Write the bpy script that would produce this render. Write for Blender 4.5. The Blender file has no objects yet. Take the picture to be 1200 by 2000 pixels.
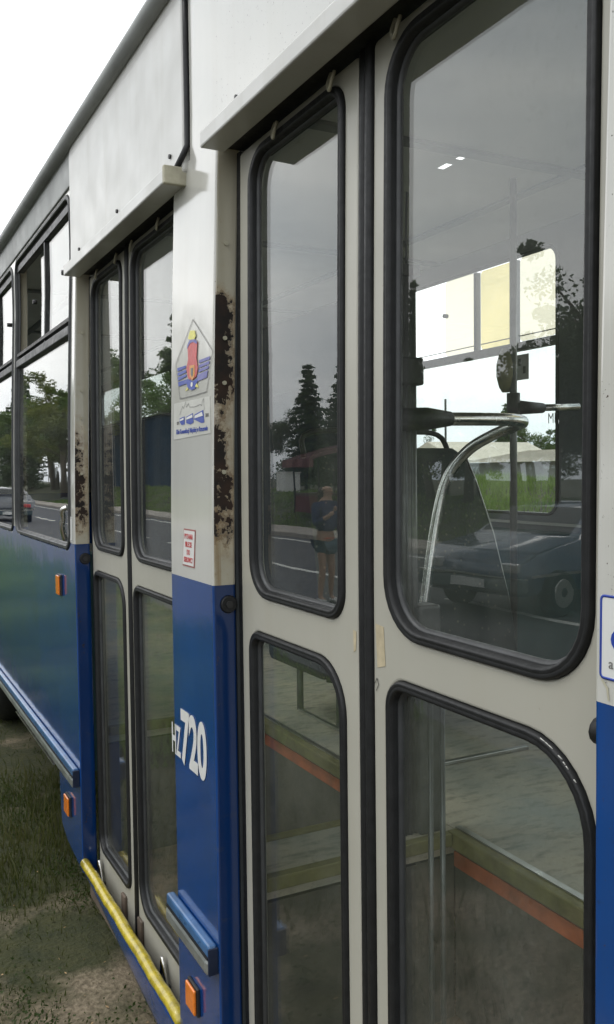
import bpy, bmesh, math, random
import numpy as np
from math import sin, cos, pi, radians
from mathutils import Vector, Matrix
random.seed(7); rng = np.random.default_rng(7)
scene = bpy.context.scene
COL = scene.collection

# ------------------------------------------------------------------ camera
def setup_camera():
    y, p, r = radians(27.3), radians(-2.65), radians(0.7)
    fwd = Vector((sin(y)*cos(p), cos(y)*cos(p), sin(p)))
    R = fwd.cross(Vector((0, 0, 1))).normalized(); U = R.cross(fwd)
    R2 = cos(r)*R - sin(r)*U; U2 = sin(r)*R + cos(r)*U
    cam = bpy.data.cameras.new('camera'); ob = bpy.data.objects.new('camera', cam)
    m = Matrix((R2, U2, -fwd)).transposed().to_4x4(); m.translation = (-0.72, 0, 1.75)
    ob.matrix_world = m
    cam.sensor_fit = 'HORIZONTAL'; cam.sensor_width = 36; cam.lens = 51.84
    cam.clip_start = 0.05; cam.clip_end = 2000
    COL.objects.link(ob); scene.camera = ob
setup_camera()

# ------------------------------------------------------------------ world, sun, exposure
SUN_EL, SUN_ROT = radians(55), radians(-60)
def setup_world():
    w = bpy.data.worlds.new('World'); scene.world = w; w.use_nodes = True
    nt = w.node_tree; N = nt.nodes; L = nt.links; N.clear()
    out = N.new('ShaderNodeOutputWorld'); bg = N.new('ShaderNodeBackground'); bg.inputs[1].default_value = 0.12
    sky = N.new('ShaderNodeTexSky'); sky.sky_type = 'NISHITA'; sky.sun_disc = False
    sky.sun_elevation = SUN_EL; sky.sun_rotation = SUN_ROT; sky.air_density = 1.0; sky.dust_density = 3.0
    tc = N.new('ShaderNodeTexCoord'); mp = N.new('ShaderNodeMapping'); mp.inputs['Scale'].default_value = (1, 1, 3.2)
    n1 = N.new('ShaderNodeTexNoise'); n1.inputs['Scale'].default_value = 1.7; n1.inputs['Detail'].default_value = 5; n1.inputs['Roughness'].default_value = .5
    cr = N.new('ShaderNodeValToRGB'); cr.color_ramp.elements[0].position = .34; cr.color_ramp.elements[1].position = .62
    cr.color_ramp.elements[0].color = (.50, .56, .63, 1); cr.color_ramp.elements[1].color = (1, 1, .99, 1)
    sc = N.new('ShaderNodeVectorMath'); sc.operation = 'SCALE'; sc.inputs['Scale'].default_value = 17.0
    hs = N.new('ShaderNodeHueSaturation'); hs.inputs['Saturation'].default_value = .35
    mx = N.new('ShaderNodeMix'); mx.data_type = 'RGBA'; mx.inputs[0].default_value = .85
    L.new(tc.outputs['Generated'], mp.inputs[0]); L.new(mp.outputs[0], n1.inputs['Vector']); L.new(n1.outputs[0], cr.inputs[0])
    L.new(cr.outputs[0], sc.inputs[0]); L.new(sky.outputs[0], hs.inputs['Color'])
    L.new(hs.outputs[0], mx.inputs[6]); L.new(sc.outputs[0], mx.inputs[7])
    L.new(mx.outputs[2], bg.inputs[0]); L.new(bg.outputs[0], out.inputs[0])
setup_world()
def setup_sun():
    s = bpy.data.lights.new('sun', 'SUN'); s.energy = 0.5; s.angle = radians(14); s.color = (1, .97, .92)
    o = bpy.data.objects.new('sun', s)
    # sky's rotation is measured from +y; direction towards the sun
    d = Vector((sin(SUN_ROT)*cos(SUN_EL), cos(SUN_ROT)*cos(SUN_EL), sin(SUN_EL)))
    o.rotation_euler = d.to_track_quat('Z', 'Y').to_euler(); COL.objects.link(o)
setup_sun()
vs = scene.view_settings; vs.view_transform = 'Standard'; vs.look = 'None'; vs.gamma = 1; vs.exposure = 0.25; vs.use_curve_mapping = False
cy = scene.cycles; cy.max_bounces = 8; cy.diffuse_bounces = 4; cy.glossy_bounces = 5; cy.transparent_max_bounces = 32; cy.transmission_bounces = 6
cy.caustics_reflective = False; cy.caustics_refractive = False

# ------------------------------------------------------------------ helpers
def add(ob, parent=None):
    COL.objects.link(ob)
    if parent is not None: ob.parent = parent
    return ob
def tag(o, label=None, cat=None, group=None, kind=None):
    for k, v in (('label', label), ('category', cat), ('group', group), ('kind', kind)):
        if v: o[k] = v
    return o
def empty(name, loc=(0, 0, 0)):
    o = bpy.data.objects.new(name, None); o.location = loc; COL.objects.link(o); return o
def from_bm(name, bm, mat, parent=None, smooth=False):
    me = bpy.data.meshes.new(name); bm.normal_update(); bm.to_mesh(me); bm.free()
    for p in me.polygons: p.use_smooth = smooth
    if mat: me.materials.append(mat)
    return add(bpy.data.objects.new(name, me), parent)
def from_np(name, V, Fc, mat, parent=None, smooth=False):
    me = bpy.data.meshes.new(name); V = np.asarray(V, dtype=np.float32); Fc = np.asarray(Fc, dtype=np.int32)
    k = Fc.shape[1]
    me.vertices.add(len(V)); me.vertices.foreach_set('co', V.ravel())
    me.loops.add(Fc.size); me.loops.foreach_set('vertex_index', Fc.ravel())
    me.polygons.add(len(Fc)); me.polygons.foreach_set('loop_start', np.arange(0, Fc.size, k, dtype=np.int32))
    me.polygons.foreach_set('use_smooth', np.full(len(Fc), smooth))
    me.update(calc_edges=True)
    if mat: me.materials.append(mat)
    return add(bpy.data.objects.new(name, me), parent)
def box_bm(bm, x0, x1, y0, y1, z0, z1, bev=0):
    r = bmesh.ops.create_cube(bm, size=1)
    vs_ = r['verts']
    for v in vs_:
        v.co = Vector(((x0+x1)/2 + v.co.x*(x1-x0), (y0+y1)/2 + v.co.y*(y1-y0), (z0+z1)/2 + v.co.z*(z1-z0)))
    if bev > 0:
        es = list({e for v in vs_ for e in v.link_edges})
        bmesh.ops.bevel(bm, geom=es, offset=bev, segments=2, affect='EDGES', profile=.5)
    return vs_
def box(name, x0, x1, y0, y1, z0, z1, mat, parent=None, bev=0, bend=None, cuts=None, smooth=False):
    bm = bmesh.new(); box_bm(bm, x0, x1, y0, y1, z0, z1, bev)
    if bend: cut_bend(bm, bend)
    o = from_bm(name, bm, mat, parent, smooth)
    return o
def lean(z):                                  # side wall leans inwards above the waist
    t = min(max((z-1.5)/.95, 0), 1.1); return .025*t**1.5
def lean_door(z): return .45*lean(z)
def cut_bend(bm, fn):
    zs = np.arange(1.5, 3.0, .1)
    for z in zs:
        bmesh.ops.bisect_plane(bm, geom=bm.verts[:]+bm.edges[:]+bm.faces[:], plane_co=(0, 0, z), plane_no=(0, 0, 1), dist=1e-5)
    for v in bm.verts: v.co.x += fn(v.co.z)
def rrect(y0, y1, z0, z1, r, n=8):
    """closed outline, counter-clockwise in (y,z); r = radius or 4 radii for corners (y1,z0),(y1,z1),(y0,z1),(y0,z0)"""
    if not isinstance(r, (tuple, list)): r = (r,)*4
    cs = [((y1-r[0], z0+r[0]), -90, r[0]), ((y1-r[1], z1-r[1]), 0, r[1]), ((y0+r[2], z1-r[2]), 90, r[2]), ((y0+r[3], z0+r[3]), 180, r[3])]
    pts = []
    for (cy_, cz_), a0, rr in cs:
        for k in range(n+1):
            a = radians(a0+90*k/n); pts.append((cy_+rr*cos(a), cz_+rr*sin(a)))
    return pts
def plate(name, outline, holes, x0, x1, mat, parent=None, bev=.004, fn=None):
    """sheet with real thickness and rounded edges, cut out by holes"""
    cu = bpy.data.curves.new(name, 'CURVE'); cu.dimensions = '2D'; cu.fill_mode = 'BOTH'
    cu.extrude = max((x1-x0)/2-bev, 1e-4); cu.bevel_depth = bev; cu.bevel_resolution = 2; cu.offset = -bev
    def area(p): return sum(p[i][0]*p[(i+1) % len(p)][1]-p[(i+1) % len(p)][0]*p[i][1] for i in range(len(p)))
    for k, pts in enumerate([outline]+list(holes)):
        pts = list(pts)
        if (area(pts) > 0) != (k == 0): pts.reverse()
        s = cu.splines.new('POLY'); s.points.add(len(pts)-1); s.use_cyclic_u = True
        for i, (a, b) in enumerate(pts): s.points[i].co = (a, b, 0, 1)
    tmp = bpy.data.objects.new(name, cu); COL.objects.link(tmp)
    dg = bpy.context.evaluated_depsgraph_get(); me = bpy.data.meshes.new_from_object(tmp.evaluated_get(dg))
    bpy.data.objects.remove(tmp)
    bm = bmesh.new(); bm.from_mesh(me); bmesh.ops.remove_doubles(bm, verts=bm.verts, dist=1e-5)
    xc = (x0+x1)/2
    for v in bm.verts: v.co = Vector((xc+v.co.z, v.co.x, v.co.y))
    if fn: cut_bend(bm, fn)
    o = from_bm(name, bm, mat, parent)
    me.user_clear(); bpy.data.meshes.remove(me)
    m = o.modifiers.new('weighted', 'WEIGHTED_NORMAL') if False else None
    return o
def resample(pts, step=.06):
    out = []
    for i in range(len(pts)):
        a, b = pts[i], pts[(i+1) % len(pts)]; d = math.dist(a, b); n = max(1, int(d/step))
        for k in range(n): out.append((a[0]+(b[0]-a[0])*k/n, a[1]+(b[1]-a[1])*k/n))
    return out
def ring(name, outline, prof, x, mat, parent=None, fn=None, smooth=True):
    """rubber profile swept round a closed outline; prof = [(inward offset, x depth)]"""
    p = resample(outline); n = len(p); m = len(prof); V = []
    for i in range(n):
        a = Vector(p[i-1]); b = Vector(p[(i+1) % n]); t = (b-a).normalized(); nin = Vector((-t.y, t.x))
        for o_, d_ in prof:
            q = Vector(p[i])+nin*o_; V.append((x+d_+(fn(q.y) if fn else 0), q.x, q.y))
    F = [(i*m+j, ((i+1) % n)*m+j, ((i+1) % n)*m+(j+1) % m, i*m+(j+1) % m) for i in range(n) for j in range(m)]
    return from_np(name, V, F, mat, parent, smooth)
def pane(name, y0, y1, z0, z1, x, mat, parent=None, fn=None, t=.004, r=.05):
    pts = resample(rrect(y0, y1, z0, z1, r, 5), .2)
    return plate(name, pts, [], x, x+t, mat, parent, bev=.0008, fn=fn)
def tube_bm(bm, pts, rad, seg=10, cap=True):
    P = [Vector(p) for p in pts]; n = len(P)
    rads = rad if isinstance(rad, (list, tuple)) else [rad]*n
    rings = []; prev = None
    for i in range(n):
        t = (P[min(i+1, n-1)]-P[max(i-1, 0)]).normalized()
        if prev is None:
            a = Vector((0, 0, 1)) if abs(t.z) < .9 else Vector((1, 0, 0)); u = t.cross(a).normalized()
        else: u = (prev-t*prev.dot(t)).normalized()
        prev = u; w = t.cross(u)
        rings.append([bm.verts.new(P[i]+rads[i]*(cos(2*pi*k/seg)*u+sin(2*pi*k/seg)*w)) for k in range(seg)])
    for i in range(n-1):
        for k in range(seg):
            bm.faces.new((rings[i][k], rings[i][(k+1) % seg], rings[i+1][(k+1) % seg], rings[i+1][k]))
    if cap:
        bm.faces.new(rings[0][::-1]); bm.faces.new(rings[-1])
def tube(name, pts, rad, mat, parent=None, seg=12):
    bm = bmesh.new(); tube_bm(bm, pts, rad, seg); o = from_bm(name, bm, mat, parent, True)
    for p in o.data.polygons:
        if len(p.vertices) > 4: p.use_smooth = False
    return o
def spline(pts, n=8):
    P = [Vector(p) for p in pts]; P = [P[0]*2-P[1]]+P+[P[-1]*2-P[-2]]; out = []
    for i in range(1, len(P)-2):
        for k in range(n):
            t = k/n; a, b, c, d = P[i-1], P[i], P[i+1], P[i+2]
            out.append(.5*((2*b)+(-a+c)*t+(2*a-5*b+4*c-d)*t*t+(-a+3*b-3*c+d)*t**3))
    out.append(P[-2]); return out
def flat(name, pts, mat, parent, off=.0008, x=0., fn=lean, t=.0004):
    """printed film on the wall: polygon in (y,z)"""
    bm = bmesh.new(); vs_ = [bm.verts.new((x+fn(z)-off, y, z)) for y, z in pts]
    f_ = bm.faces.new(vs_); bm.normal_update()
    if f_.normal.x > 0: f_.normal_flip()
    r = bmesh.ops.extrude_face_region(bm, geom=[f_])
    for v in [g for g in r['geom'] if isinstance(g, bmesh.types.BMVert)]: v.co.x -= t
    bmesh.ops.triangulate(bm, faces=[f for f in bm.faces if len(f.verts) > 4])
    bmesh.ops.recalc_face_normals(bm, faces=bm.faces)
    return from_bm(name, bm, mat, parent)
def line_flat(name, pts, w, mat, parent, closed=False, off=.0008, x=0.):
    bm = bmesh.new(); n = len(pts)
    for i in range(n if closed else n-1):
        a = Vector(pts[i]); b = Vector(pts[(i+1) % n]); d = (b-a).normalized()*w/2; nn = Vector((-d.y, d.x))
        q = [a-d-nn, b+d-nn, b+d+nn, a-d+nn]
        vs_ = [bm.verts.new((x+lean(c.y)-off-i*1e-5, c.x, c.y)) for c in q]
        f_ = bm.faces.new(vs_)
    return from_bm(name, bm, mat, parent)
def text(name, body, y, z, size, mat, parent=None, x=0., off=.0016, sx=1., bold=0., fn=lean, align='LEFT', ext=.0003, rot=0., face=-1):
    cu = bpy.data.curves.new(name, 'FONT'); cu.body = body; cu.size = size; cu.offset = bold; cu.extrude = ext; cu.align_x = align
    tmp = bpy.data.objects.new(name, cu); COL.objects.link(tmp)
    dg = bpy.context.evaluated_depsgraph_get(); me = bpy.data.meshes.new_from_object(tmp.evaluated_get(dg))
    bpy.data.objects.remove(tmp); me.name = name
    for v in me.vertices:
        a, b, c = v.co; a *= sx; a, b = a*cos(rot)-b*sin(rot), a*sin(rot)+b*cos(rot)
        zz = z+b; v.co = (x+(fn(zz) if fn else 0)-off-c, y-a, zz)
    me.materials.clear(); me.materials.append(mat)
    return add(bpy.data.objects.new(name, me), parent)
def copy_tree(o, parent=None):
    c = o.copy(); COL.objects.link(c); c.parent = parent
    for ch in list(o.children): copy_tree(ch, c)
    return c

# ------------------------------------------------------------------ materials
class NB:
    def __init__(s, name):
        s.m = bpy.data.materials.new(name); s.m.use_nodes = True; s.nt = s.m.node_tree; s.N = s.nt.nodes; s.L = s.nt.links
        s.b = s.N['Principled BSDF']; s.out = s.N['Material Output']
    def n(s, t, **kw):
        x = s.N.new(t)
        for k, v in kw.items():
            if k in x.inputs.keys(): x.inputs[k].default_value = v
            else: setattr(x, k, v)
        return x
    def l(s, a, b): s.L.new(a, b)
    def noise(s, scale, detail=4, rough=.55, vec=None, sc=None):
        x = s.n('ShaderNodeTexNoise', Scale=scale, Detail=detail, Roughness=rough)
        if vec is None:
            if not hasattr(s, 'pos'): s.pos = s.n('ShaderNodeNewGeometry').outputs['Position']
            vec = s.pos
        if sc:
            mp = s.n('ShaderNodeMapping'); mp.inputs['Scale'].default_value = sc; s.l(vec, mp.inputs[0]); vec = mp.outputs[0]
        s.l(vec, x.inputs['Vector']); return x.outputs[0]
    def ramp(s, v, p0, p1, c0=(0, 0, 0, 1), c1=(1, 1, 1, 1)):
        r = s.n('ShaderNodeValToRGB'); e = r.color_ramp.elements; e[0].position = p0; e[1].position = p1
        e[0].color = tuple(c0) if len(c0) == 4 else (*c0, 1); e[1].color = tuple(c1) if len(c1) == 4 else (*c1, 1); s.l(v, r.inputs[0]); return r.outputs[0]
    def mix(s, fac, a, b):
        x = s.n('ShaderNodeMix', data_type='RGBA')
        for sock, v in ((x.inputs[0], fac), (x.inputs[6], a), (x.inputs[7], b)):
            if isinstance(v, (int, float)): sock.default_value = v
            elif isinstance(v, (tuple, list)): sock.default_value = (*v[:3], 1)
            else: s.l(v, sock)
        return x.outputs[2]
    def math(s, op, a, b=0., clamp=False):
        x = s.n('ShaderNodeMath', operation=op); x.use_clamp = clamp
        for i, v in enumerate((a, b)):
            if isinstance(v, (int, float)): x.inputs[i].default_value = v
            else: s.l(v, x.inputs[i])
        return x.outputs[0]
    def rng(s, v, a, b, c=0., d=1.):
        x = s.n('ShaderNodeMapRange'); x.inputs[1].default_value = a; x.inputs[2].default_value = b; x.inputs[3].default_value = c; x.inputs[4].default_value = d
        s.l(v, x.inputs[0]); return x.outputs[0]
    def bump(s, v, strength, dist=.01):
        x = s.n('ShaderNodeBump', Strength=strength, Distance=dist); s.l(v, x.inputs['Height']); s.l(x.outputs[0], s.b.inputs['Normal'])
    def xyz(s):
        if not hasattr(s, 'pos'): s.pos = s.n('ShaderNodeNewGeometry').outputs['Position']
        x = s.n('ShaderNodeSeparateXYZ'); s.l(s.pos, x.inputs[0]); return x.outputs
def simple(name, col, rough=.5, metal=0., coat=0., var=.12, scale=8, bump=0., bscale=60, spec=.5):
    n = NB(name); f = n.noise(scale, 5)
    a = tuple(c*(1-var) for c in col); b = tuple(min(1, c*(1+var)) for c in col)
    n.l(n.ramp(f, .3, .7, a, b), n.b.inputs['Base Color'])
    n.b.inputs['Roughness'].default_value = rough; n.b.inputs['Metallic'].default_value = metal; n.b.inputs['Coat Weight'].default_value = coat
    n.b.inputs['Specular IOR Level'].default_value = spec
    n.l(n.rng(n.noise(scale*2.3, 4), .3, .7, max(rough-.08, .02), min(rough+.1, 1)), n.b.inputs['Roughness'])
    if bump: n.bump(n.noise(bscale, 4), bump, .004)
    return n.m
WHITE = (.58, .575, .525); BLUE = (.004, .045, .27)
def paint_white(name, col=WHITE, coat=.25, rough=.42):
    n = NB(name); g = n.noise(3.5, 5); streak = n.noise(1.2, 5, .6, sc=(9, 14, .7)); spots = n.noise(70, 3, .7)
    c = n.ramp(g, .3, .75, tuple(k*.93 for k in col), col)
    c = n.mix(n.math('MULTIPLY', n.ramp(streak, .52, .78), .28), c, (.33, .31, .24))
    c = n.mix(n.math('MULTIPLY', n.ramp(spots, .71, .76), .35), c, (.16, .12, .07))
    n.l(c, n.b.inputs['Base Color']); n.b.inputs['Coat Weight'].default_value = coat; n.b.inputs['Coat Roughness'].default_value = .12
    n.l(n.rng(n.noise(9, 4), .3, .7, rough-.08, rough+.12), n.b.inputs['Roughness'])
    n.bump(n.noise(2.2, 3), .35, .01); return n.m
def body_paint(name, rust=False):
    """cream above the waist line, blue below it; rust eats the door pillars"""
    n = NB(name); gg = n.n('ShaderNodeNewGeometry'); n.pos = gg.outputs['Position']; n.nrm = gg.outputs['True Normal']; X, Y, Z = n.xyz()
    g = n.noise(3.5, 5); streak = n.noise(1.2, 5, .6, sc=(9, 14, .6)); spots = n.noise(80, 3, .7)
    w = n.ramp(g, .3, .75, tuple(k*.94 for k in (.50, .495, .455)), (.52, .515, .475))
    w = n.mix(n.math('MULTIPLY', n.ramp(streak, .5, .8), .22), w, (.36, .34, .26))
    w = n.mix(n.math('MULTIPLY', n.ramp(spots, .72, .76), .3), w, (.16, .12, .07))
    bl = n.ramp(n.noise(5, 4), .3, .75, (.0012, .038, .170), (.0016, .052, .225))
    bl = n.mix(n.math('MULTIPLY', n.ramp(n.noise(45, 4, .7), .66, .74), .35), bl, (.01, .016, .03))
    bl = n.mix(n.math('MULTIPLY', n.ramp(streak, .5, .8), .35), bl, (.03, .045, .06)); bl = n.mix(n.math('MULTIPLY', n.math('MULTIPLY', n.ramp(n.noise(6, 5, .7, sc=(1, .35, 2.5)), .62, .66), n.rng(Z, 1.2, .5)), .35), bl, (.10, .10, .085))
    band = n.math('GREATER_THAN', Z, 1.494)
    c = n.mix(band, bl, w)
    if rust:
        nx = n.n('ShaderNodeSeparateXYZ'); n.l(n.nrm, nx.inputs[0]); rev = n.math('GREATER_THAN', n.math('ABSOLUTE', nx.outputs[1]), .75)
        big = n.noise(9, 5, .65, sc=(2.2, 1.0, .75)); fine = n.noise(60, 5, .7); ripple = n.noise(30, 4, .6)
        far = n.math('GREATER_THAN', Y, 2.7)
        top_n = n.math('MULTIPLY', n.rng(Z, 1.86, 1.92), n.rng(Z, 2.19, 2.13))
        mid_n = n.math('MULTIPLY', n.math('MULTIPLY', n.rng(Z, 1.49, 1.62), n.rng(Z, 1.90, 1.84)), .80)
        near_z = n.math('ADD', top_n, mid_n)
        far_z = n.math('MULTIPLY', n.math('MULTIPLY', n.rng(Z, 1.50, 1.54), n.rng(Z, 2.0, 1.85)), .74)
        lowm = n.math('MULTIPLY', n.rng(Z, 1.49, 1.44), .40)
        zone = n.math('MAXIMUM', n.math('ADD', n.math('MULTIPLY', near_z, n.math('SUBTRACT', 1., far)), n.math('MULTIPLY', far_z, far)), lowm)
        inner = n.math('MULTIPLY', n.rng(X, .036, .078), .34)                # rust thins out towards the door
        thr = n.math('ADD', n.math('ADD', n.math('MULTIPLY', big, .48), n.math('MULTIPLY', fine, .37)), n.math('MULTIPLY', zone, .42))
        thr = n.math('ADD', n.math('SUBTRACT', thr, inner), n.math('MULTIPLY', ripple, .16))
        mask = n.math('MULTIPLY', n.rng(thr, .785, .81), rev)
        halo = n.math('MULTIPLY', n.math('MULTIPLY', n.rng(thr, .55, .76), rev), n.math('MULTIPLY', band, n.rng(n.noise(3, 3), .3, .7, .35, .9)))
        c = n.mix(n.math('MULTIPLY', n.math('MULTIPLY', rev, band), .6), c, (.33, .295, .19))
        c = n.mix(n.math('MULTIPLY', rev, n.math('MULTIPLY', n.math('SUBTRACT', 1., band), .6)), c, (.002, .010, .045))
        c = n.mix(halo, c, n.ramp(n.noise(34, 4, .7), .35, .65, (.17, .09, .03), (.44, .36, .22))); runs = n.math('MULTIPLY', n.ramp(n.noise(2.2, 4, .6, sc=(22, 22, .5)), .5, .68), n.math('MULTIPLY', n.math('MULTIPLY', rev, band), n.rng(Z, 1.95, 1.7))); c = n.mix(n.math('MULTIPLY', runs, .6), c, (.22, .13, .04))
        edge_l = n.math('MULTIPLY', n.math('MULTIPLY', n.rng(thr, .72, .76), n.rng(thr, .80, .77)), n.math('MULTIPLY', rev, band))
        c = n.mix(n.math('MULTIPLY', edge_l, .5), c, (.10, .05, .02))
        rc = n.ramp(n.noise(24, 5), .35, .75, (.010, .0075, .006), (.040, .020, .011))
        c = n.mix(mask, c, rc)
        chip = n.math('MULTIPLY', n.ramp(n.noise(130, 3, .7), .66, .72), n.math('SUBTRACT', 1., rev)); chip = n.math('MULTIPLY', chip, n.math('MAXIMUM', n.rng(Y, 1.885, 1.862), 0.))
        c = n.mix(chip, c, (.05, .03, .02))
        n.l(n.rng(mask, 0, 1, .12, .9), n.b.inputs['Roughness']); n.l(n.rng(band, 0, 1, .25, .5), n.b.inputs['Specular IOR Level'])
        n.l(n.math('MULTIPLY', n.rng(mask, 0, 1, 1., 0.), n.rng(band, 0, 1, 1., .45)), n.b.inputs['Coat Weight'])
        hh = n.math('SUBTRACT', n.math('MULTIPLY', fine, .3), mask)
        b1 = n.n('ShaderNodeBump', Strength=.35, Distance=.012); n.l(n.noise(1.9, 4, .5), b1.inputs['Height'])
        b2 = n.n('ShaderNodeBump', Strength=.5, Distance=.003); n.l(n.math('MULTIPLY', hh, rev), b2.inputs['Height']); n.l(b1.outputs[0], b2.inputs['Normal'])
        n.l(b2.outputs[0], n.b.inputs['Normal']); n.l(b1.outputs[0], n.b.inputs['Coat Normal'])
    else:
        n.l(n.rng(n.noise(9, 4), .3, .7, .12, .3), n.b.inputs['Roughness']); n.b.inputs['Coat Weight'].default_value = .5
        n.bump(n.noise(1.8, 3), .30, .012)
    n.b.inputs['Coat Roughness'].default_value = .11
    n.l(c, n.b.inputs['Base Color']); return n.m
def glass(name, tint=(.94, .965, .955), dirt=.070, F0=.078, dirtcol=(.36, .37, .33), gr=.0, wave=.12):
    n = NB(name); n.N.remove(n.b)
    geo = n.n('ShaderNodeNewGeometry'); dp = n.n('ShaderNodeVectorMath', operation='DOT_PRODUCT')
    n.pos = geo.outputs['Position']
    n.l(geo.outputs['Normal'], dp.inputs[0]); n.l(geo.outputs['Incoming'], dp.inputs[1])
    c = n.math('ABSOLUTE', dp.outputs['Value']); k = n.math('POWER', n.math('SUBTRACT', 1., c, True), 5.)
    fr = n.math('ADD', n.math('MULTIPLY', k, 1-F0), F0)
    tr = n.n('ShaderNodeBsdfTransparent'); tr.inputs[0].default_value = (*tint, 1)
    gl = n.n('ShaderNodeBsdfGlossy'); gl.inputs['Roughness'].default_value = gr
    bp = n.n('ShaderNodeBump', Strength=wave, Distance=.004); n.l(n.noise(3.2, 2), bp.inputs['Height']); n.l(bp.outputs[0], gl.inputs['Normal'])
    m1 = n.n('ShaderNodeMixShader'); n.l(fr, m1.inputs[0]); n.l(tr.outputs[0], m1.inputs[1]); n.l(gl.outputs[0], m1.inputs[2])
    df = n.n('ShaderNodeBsdfDiffuse'); df.inputs[0].default_value = (*dirtcol, 1)
    spots = n.ramp(n.noise(55, 5, .75), .56, .72); smear = n.ramp(n.noise(2.2, 5, .6, sc=(1, 1.6, .8)), .42, .75)
    d = n.math('MULTIPLY', n.math('ADD', n.math('MULTIPLY', spots, smear), n.math('MULTIPLY', smear, .45)), dirt*1.6)
    d = n.math('ADD', d, dirt*.25)
    m2 = n.n('ShaderNodeMixShader'); n.l(d, m2.inputs[0]); n.l(m1.outputs[0], m2.inputs[1]); n.l(df.outputs[0], m2.inputs[2])
    n.l(m2.outputs[0], n.out.inputs[0]); return n.m
M = {}
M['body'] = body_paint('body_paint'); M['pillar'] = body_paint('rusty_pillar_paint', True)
M['door'] = paint_white('door_paint', (.385, .374, .318))
M['trim_white'] = paint_white('trim_paint', (.53, .528, .50), .2, .4)
M['gutter_end'] = simple('weathered_cream', (.38, .36, .27), .6, var=.2, scale=30)
M['rubber'] = simple('black_rubber', (.011, .0115, .012), .48, var=.3, scale=40, bump=.15, bscale=90, spec=.35)
M['rubber_dusty'] = simple('dusty_rubber', (.030, .032, .033), .45, var=.35, scale=14, bump=.2)
M['glass'] = glass('window_glass'); M['glass_clean'] = glass('side_window_glass', dirt=.012)
M['glass_cream'] = glass('cream_tinted_glass', (.86, .83, .74), .05, dirtcol=(.7, .66, .5)); M['glass_yellow'] = glass('yellowed_glass', (.80, .74, .52), .05, dirtcol=(.6, .5, .28))
M['chrome'] = simple('brushed_steel_tube', (.60, .59, .56), .20, 1., var=.1, scale=20)
M['alu'] = simple('aluminium', (.55, .55, .52), .35, 1., var=.12, scale=15)
M['dull_alu'] = simple('dull_post_aluminium', (.13, .135, .13), .4, .6, var=.2, scale=20)
M['rail_blue'] = simple('worn_blue_rail_paint', (.035, .11, .25), .32, 0., .4, .25, 18)
M['navy_cap'] = simple('dark_navy_cap', (.005, .012, .035), .5, var=.2)
M['rail_alu'] = simple('dull_aluminium_rail', (.35, .37, .36), .34, .7, 0, .2, 14)
M['yellow'] = simple('yellow_step_paint', (.42, .33, .02), .30, 0., .6, .35, 30, .5)
M['nosing'] = simple('worn_olive_yellow_paint', (.17, .155, .055), .5, var=.3, scale=16, bump=.4)
M['orange'] = simple('faded_orange_paint', (.44, .10, .028), .6, var=.35, scale=14)
M['lens_orange'] = simple('orange_reflector_plastic', (.75, .20, .02), .15, 0., .6, .15, 90)
M['brown'] = simple('brown_sill_rubber', (.10, .075, .055), .7, var=.3, scale=25)
M['dark'] = simple('dark_metal', (.03, .03, .03), .5, .3, var=.3, scale=30)
M['interior_dark'] = simple('dark_interior_lining', (.03, .035, .037), .7, var=.2)
M['teal'] = simple('teal_lining_panel', (.025, .07, .068), .5, var=.2, scale=4)
M['ceiling'] = simple('grey_ceiling_panel', (.52, .54, .54), .5, var=.1, scale=2)
M['ceiling_dark'] = simple('dark_ceiling_beam', (.16, .18, .19), .5, var=.1, scale=2)
M['grey_col'] = simple('grey_window_column', (.14, .155, .165), .5, var=.1, scale=3)
M['roof'] = simple('grey_roof_paint', (.26, .27, .26), .5, var=.15, scale=5)
M['curtain'] = simple('dark_blue_curtain_lining', (.006, .016, .035), .8, var=.2, spec=.2)
M['riser'] = simple('dark_step_riser', (.09, .082, .065), .7, var=.4, scale=9, bump=.3)
M['print_blue'] = simple('blue_print', (.02, .05, .30), .4, var=.05); M['print_violet'] = simple('faded_blue_print', (.11, .11, .33), .4, var=.1)
M['print_red'] = simple('red_print', (.46, .06, .06), .4, var=.15, scale=60); M['print_yellow'] = simple('yellow_print', (.62, .58, .12), .4, var=.15, scale=60)
M['print_grey'] = simple('grey_print', (.16, .16, .15), .5, var=.1); M['print_white'] = simple('white_film', (.62, .62, .60), .35, var=.03)
M['print_orange'] = simple('orange_print', (.55, .25, .05), .4, var=.2, scale=60)
M['red_film'] = simple('red_sticker_edge', (.30, .10, .09), .5, var=.2)
def mat_floor():
    n = NB('worn_green_vinyl_floor'); g = n.noise(2.6, 6, .6); h = n.noise(14, 5, .6, sc=(1, 2.5, 1)); k = n.noise(60, 3)
    c = n.ramp(g, .35, .68, (.30, .32, .28), (.60, .52, .39)); c = n.mix(n.math('MULTIPLY', n.ramp(h, .5, .7), .5), c, (.05, .065, .06))
    c = n.mix(n.math('MULTIPLY', n.ramp(k, .6, .7), .25), c, (.03, .03, .03))
    n.l(c, n.b.inputs['Base Color']); n.l(n.rng(g, .3, .7, .35, .7), n.b.inputs['Roughness']); n.bump(k, .2, .002); return n.m
M['floor'] = mat_floor()
def mat_tread():
    n = NB('dirty_step_mat'); g = n.noise(7, 6, .65); k = n.noise(45, 4)
    c = n.ramp(g, .35, .7, (.08, .062, .045), (.34, .24, .16)); c = n.mix(n.math('MULTIPLY', n.ramp(k, .55, .7), .5), c, (.20, .16, .12))
    n.l(c, n.b.inputs['Base Color']); n.b.inputs['Roughness'].default_value = .85; n.bump(k, .5, .004); return n.m
M['tread'] = mat_tread()
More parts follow.
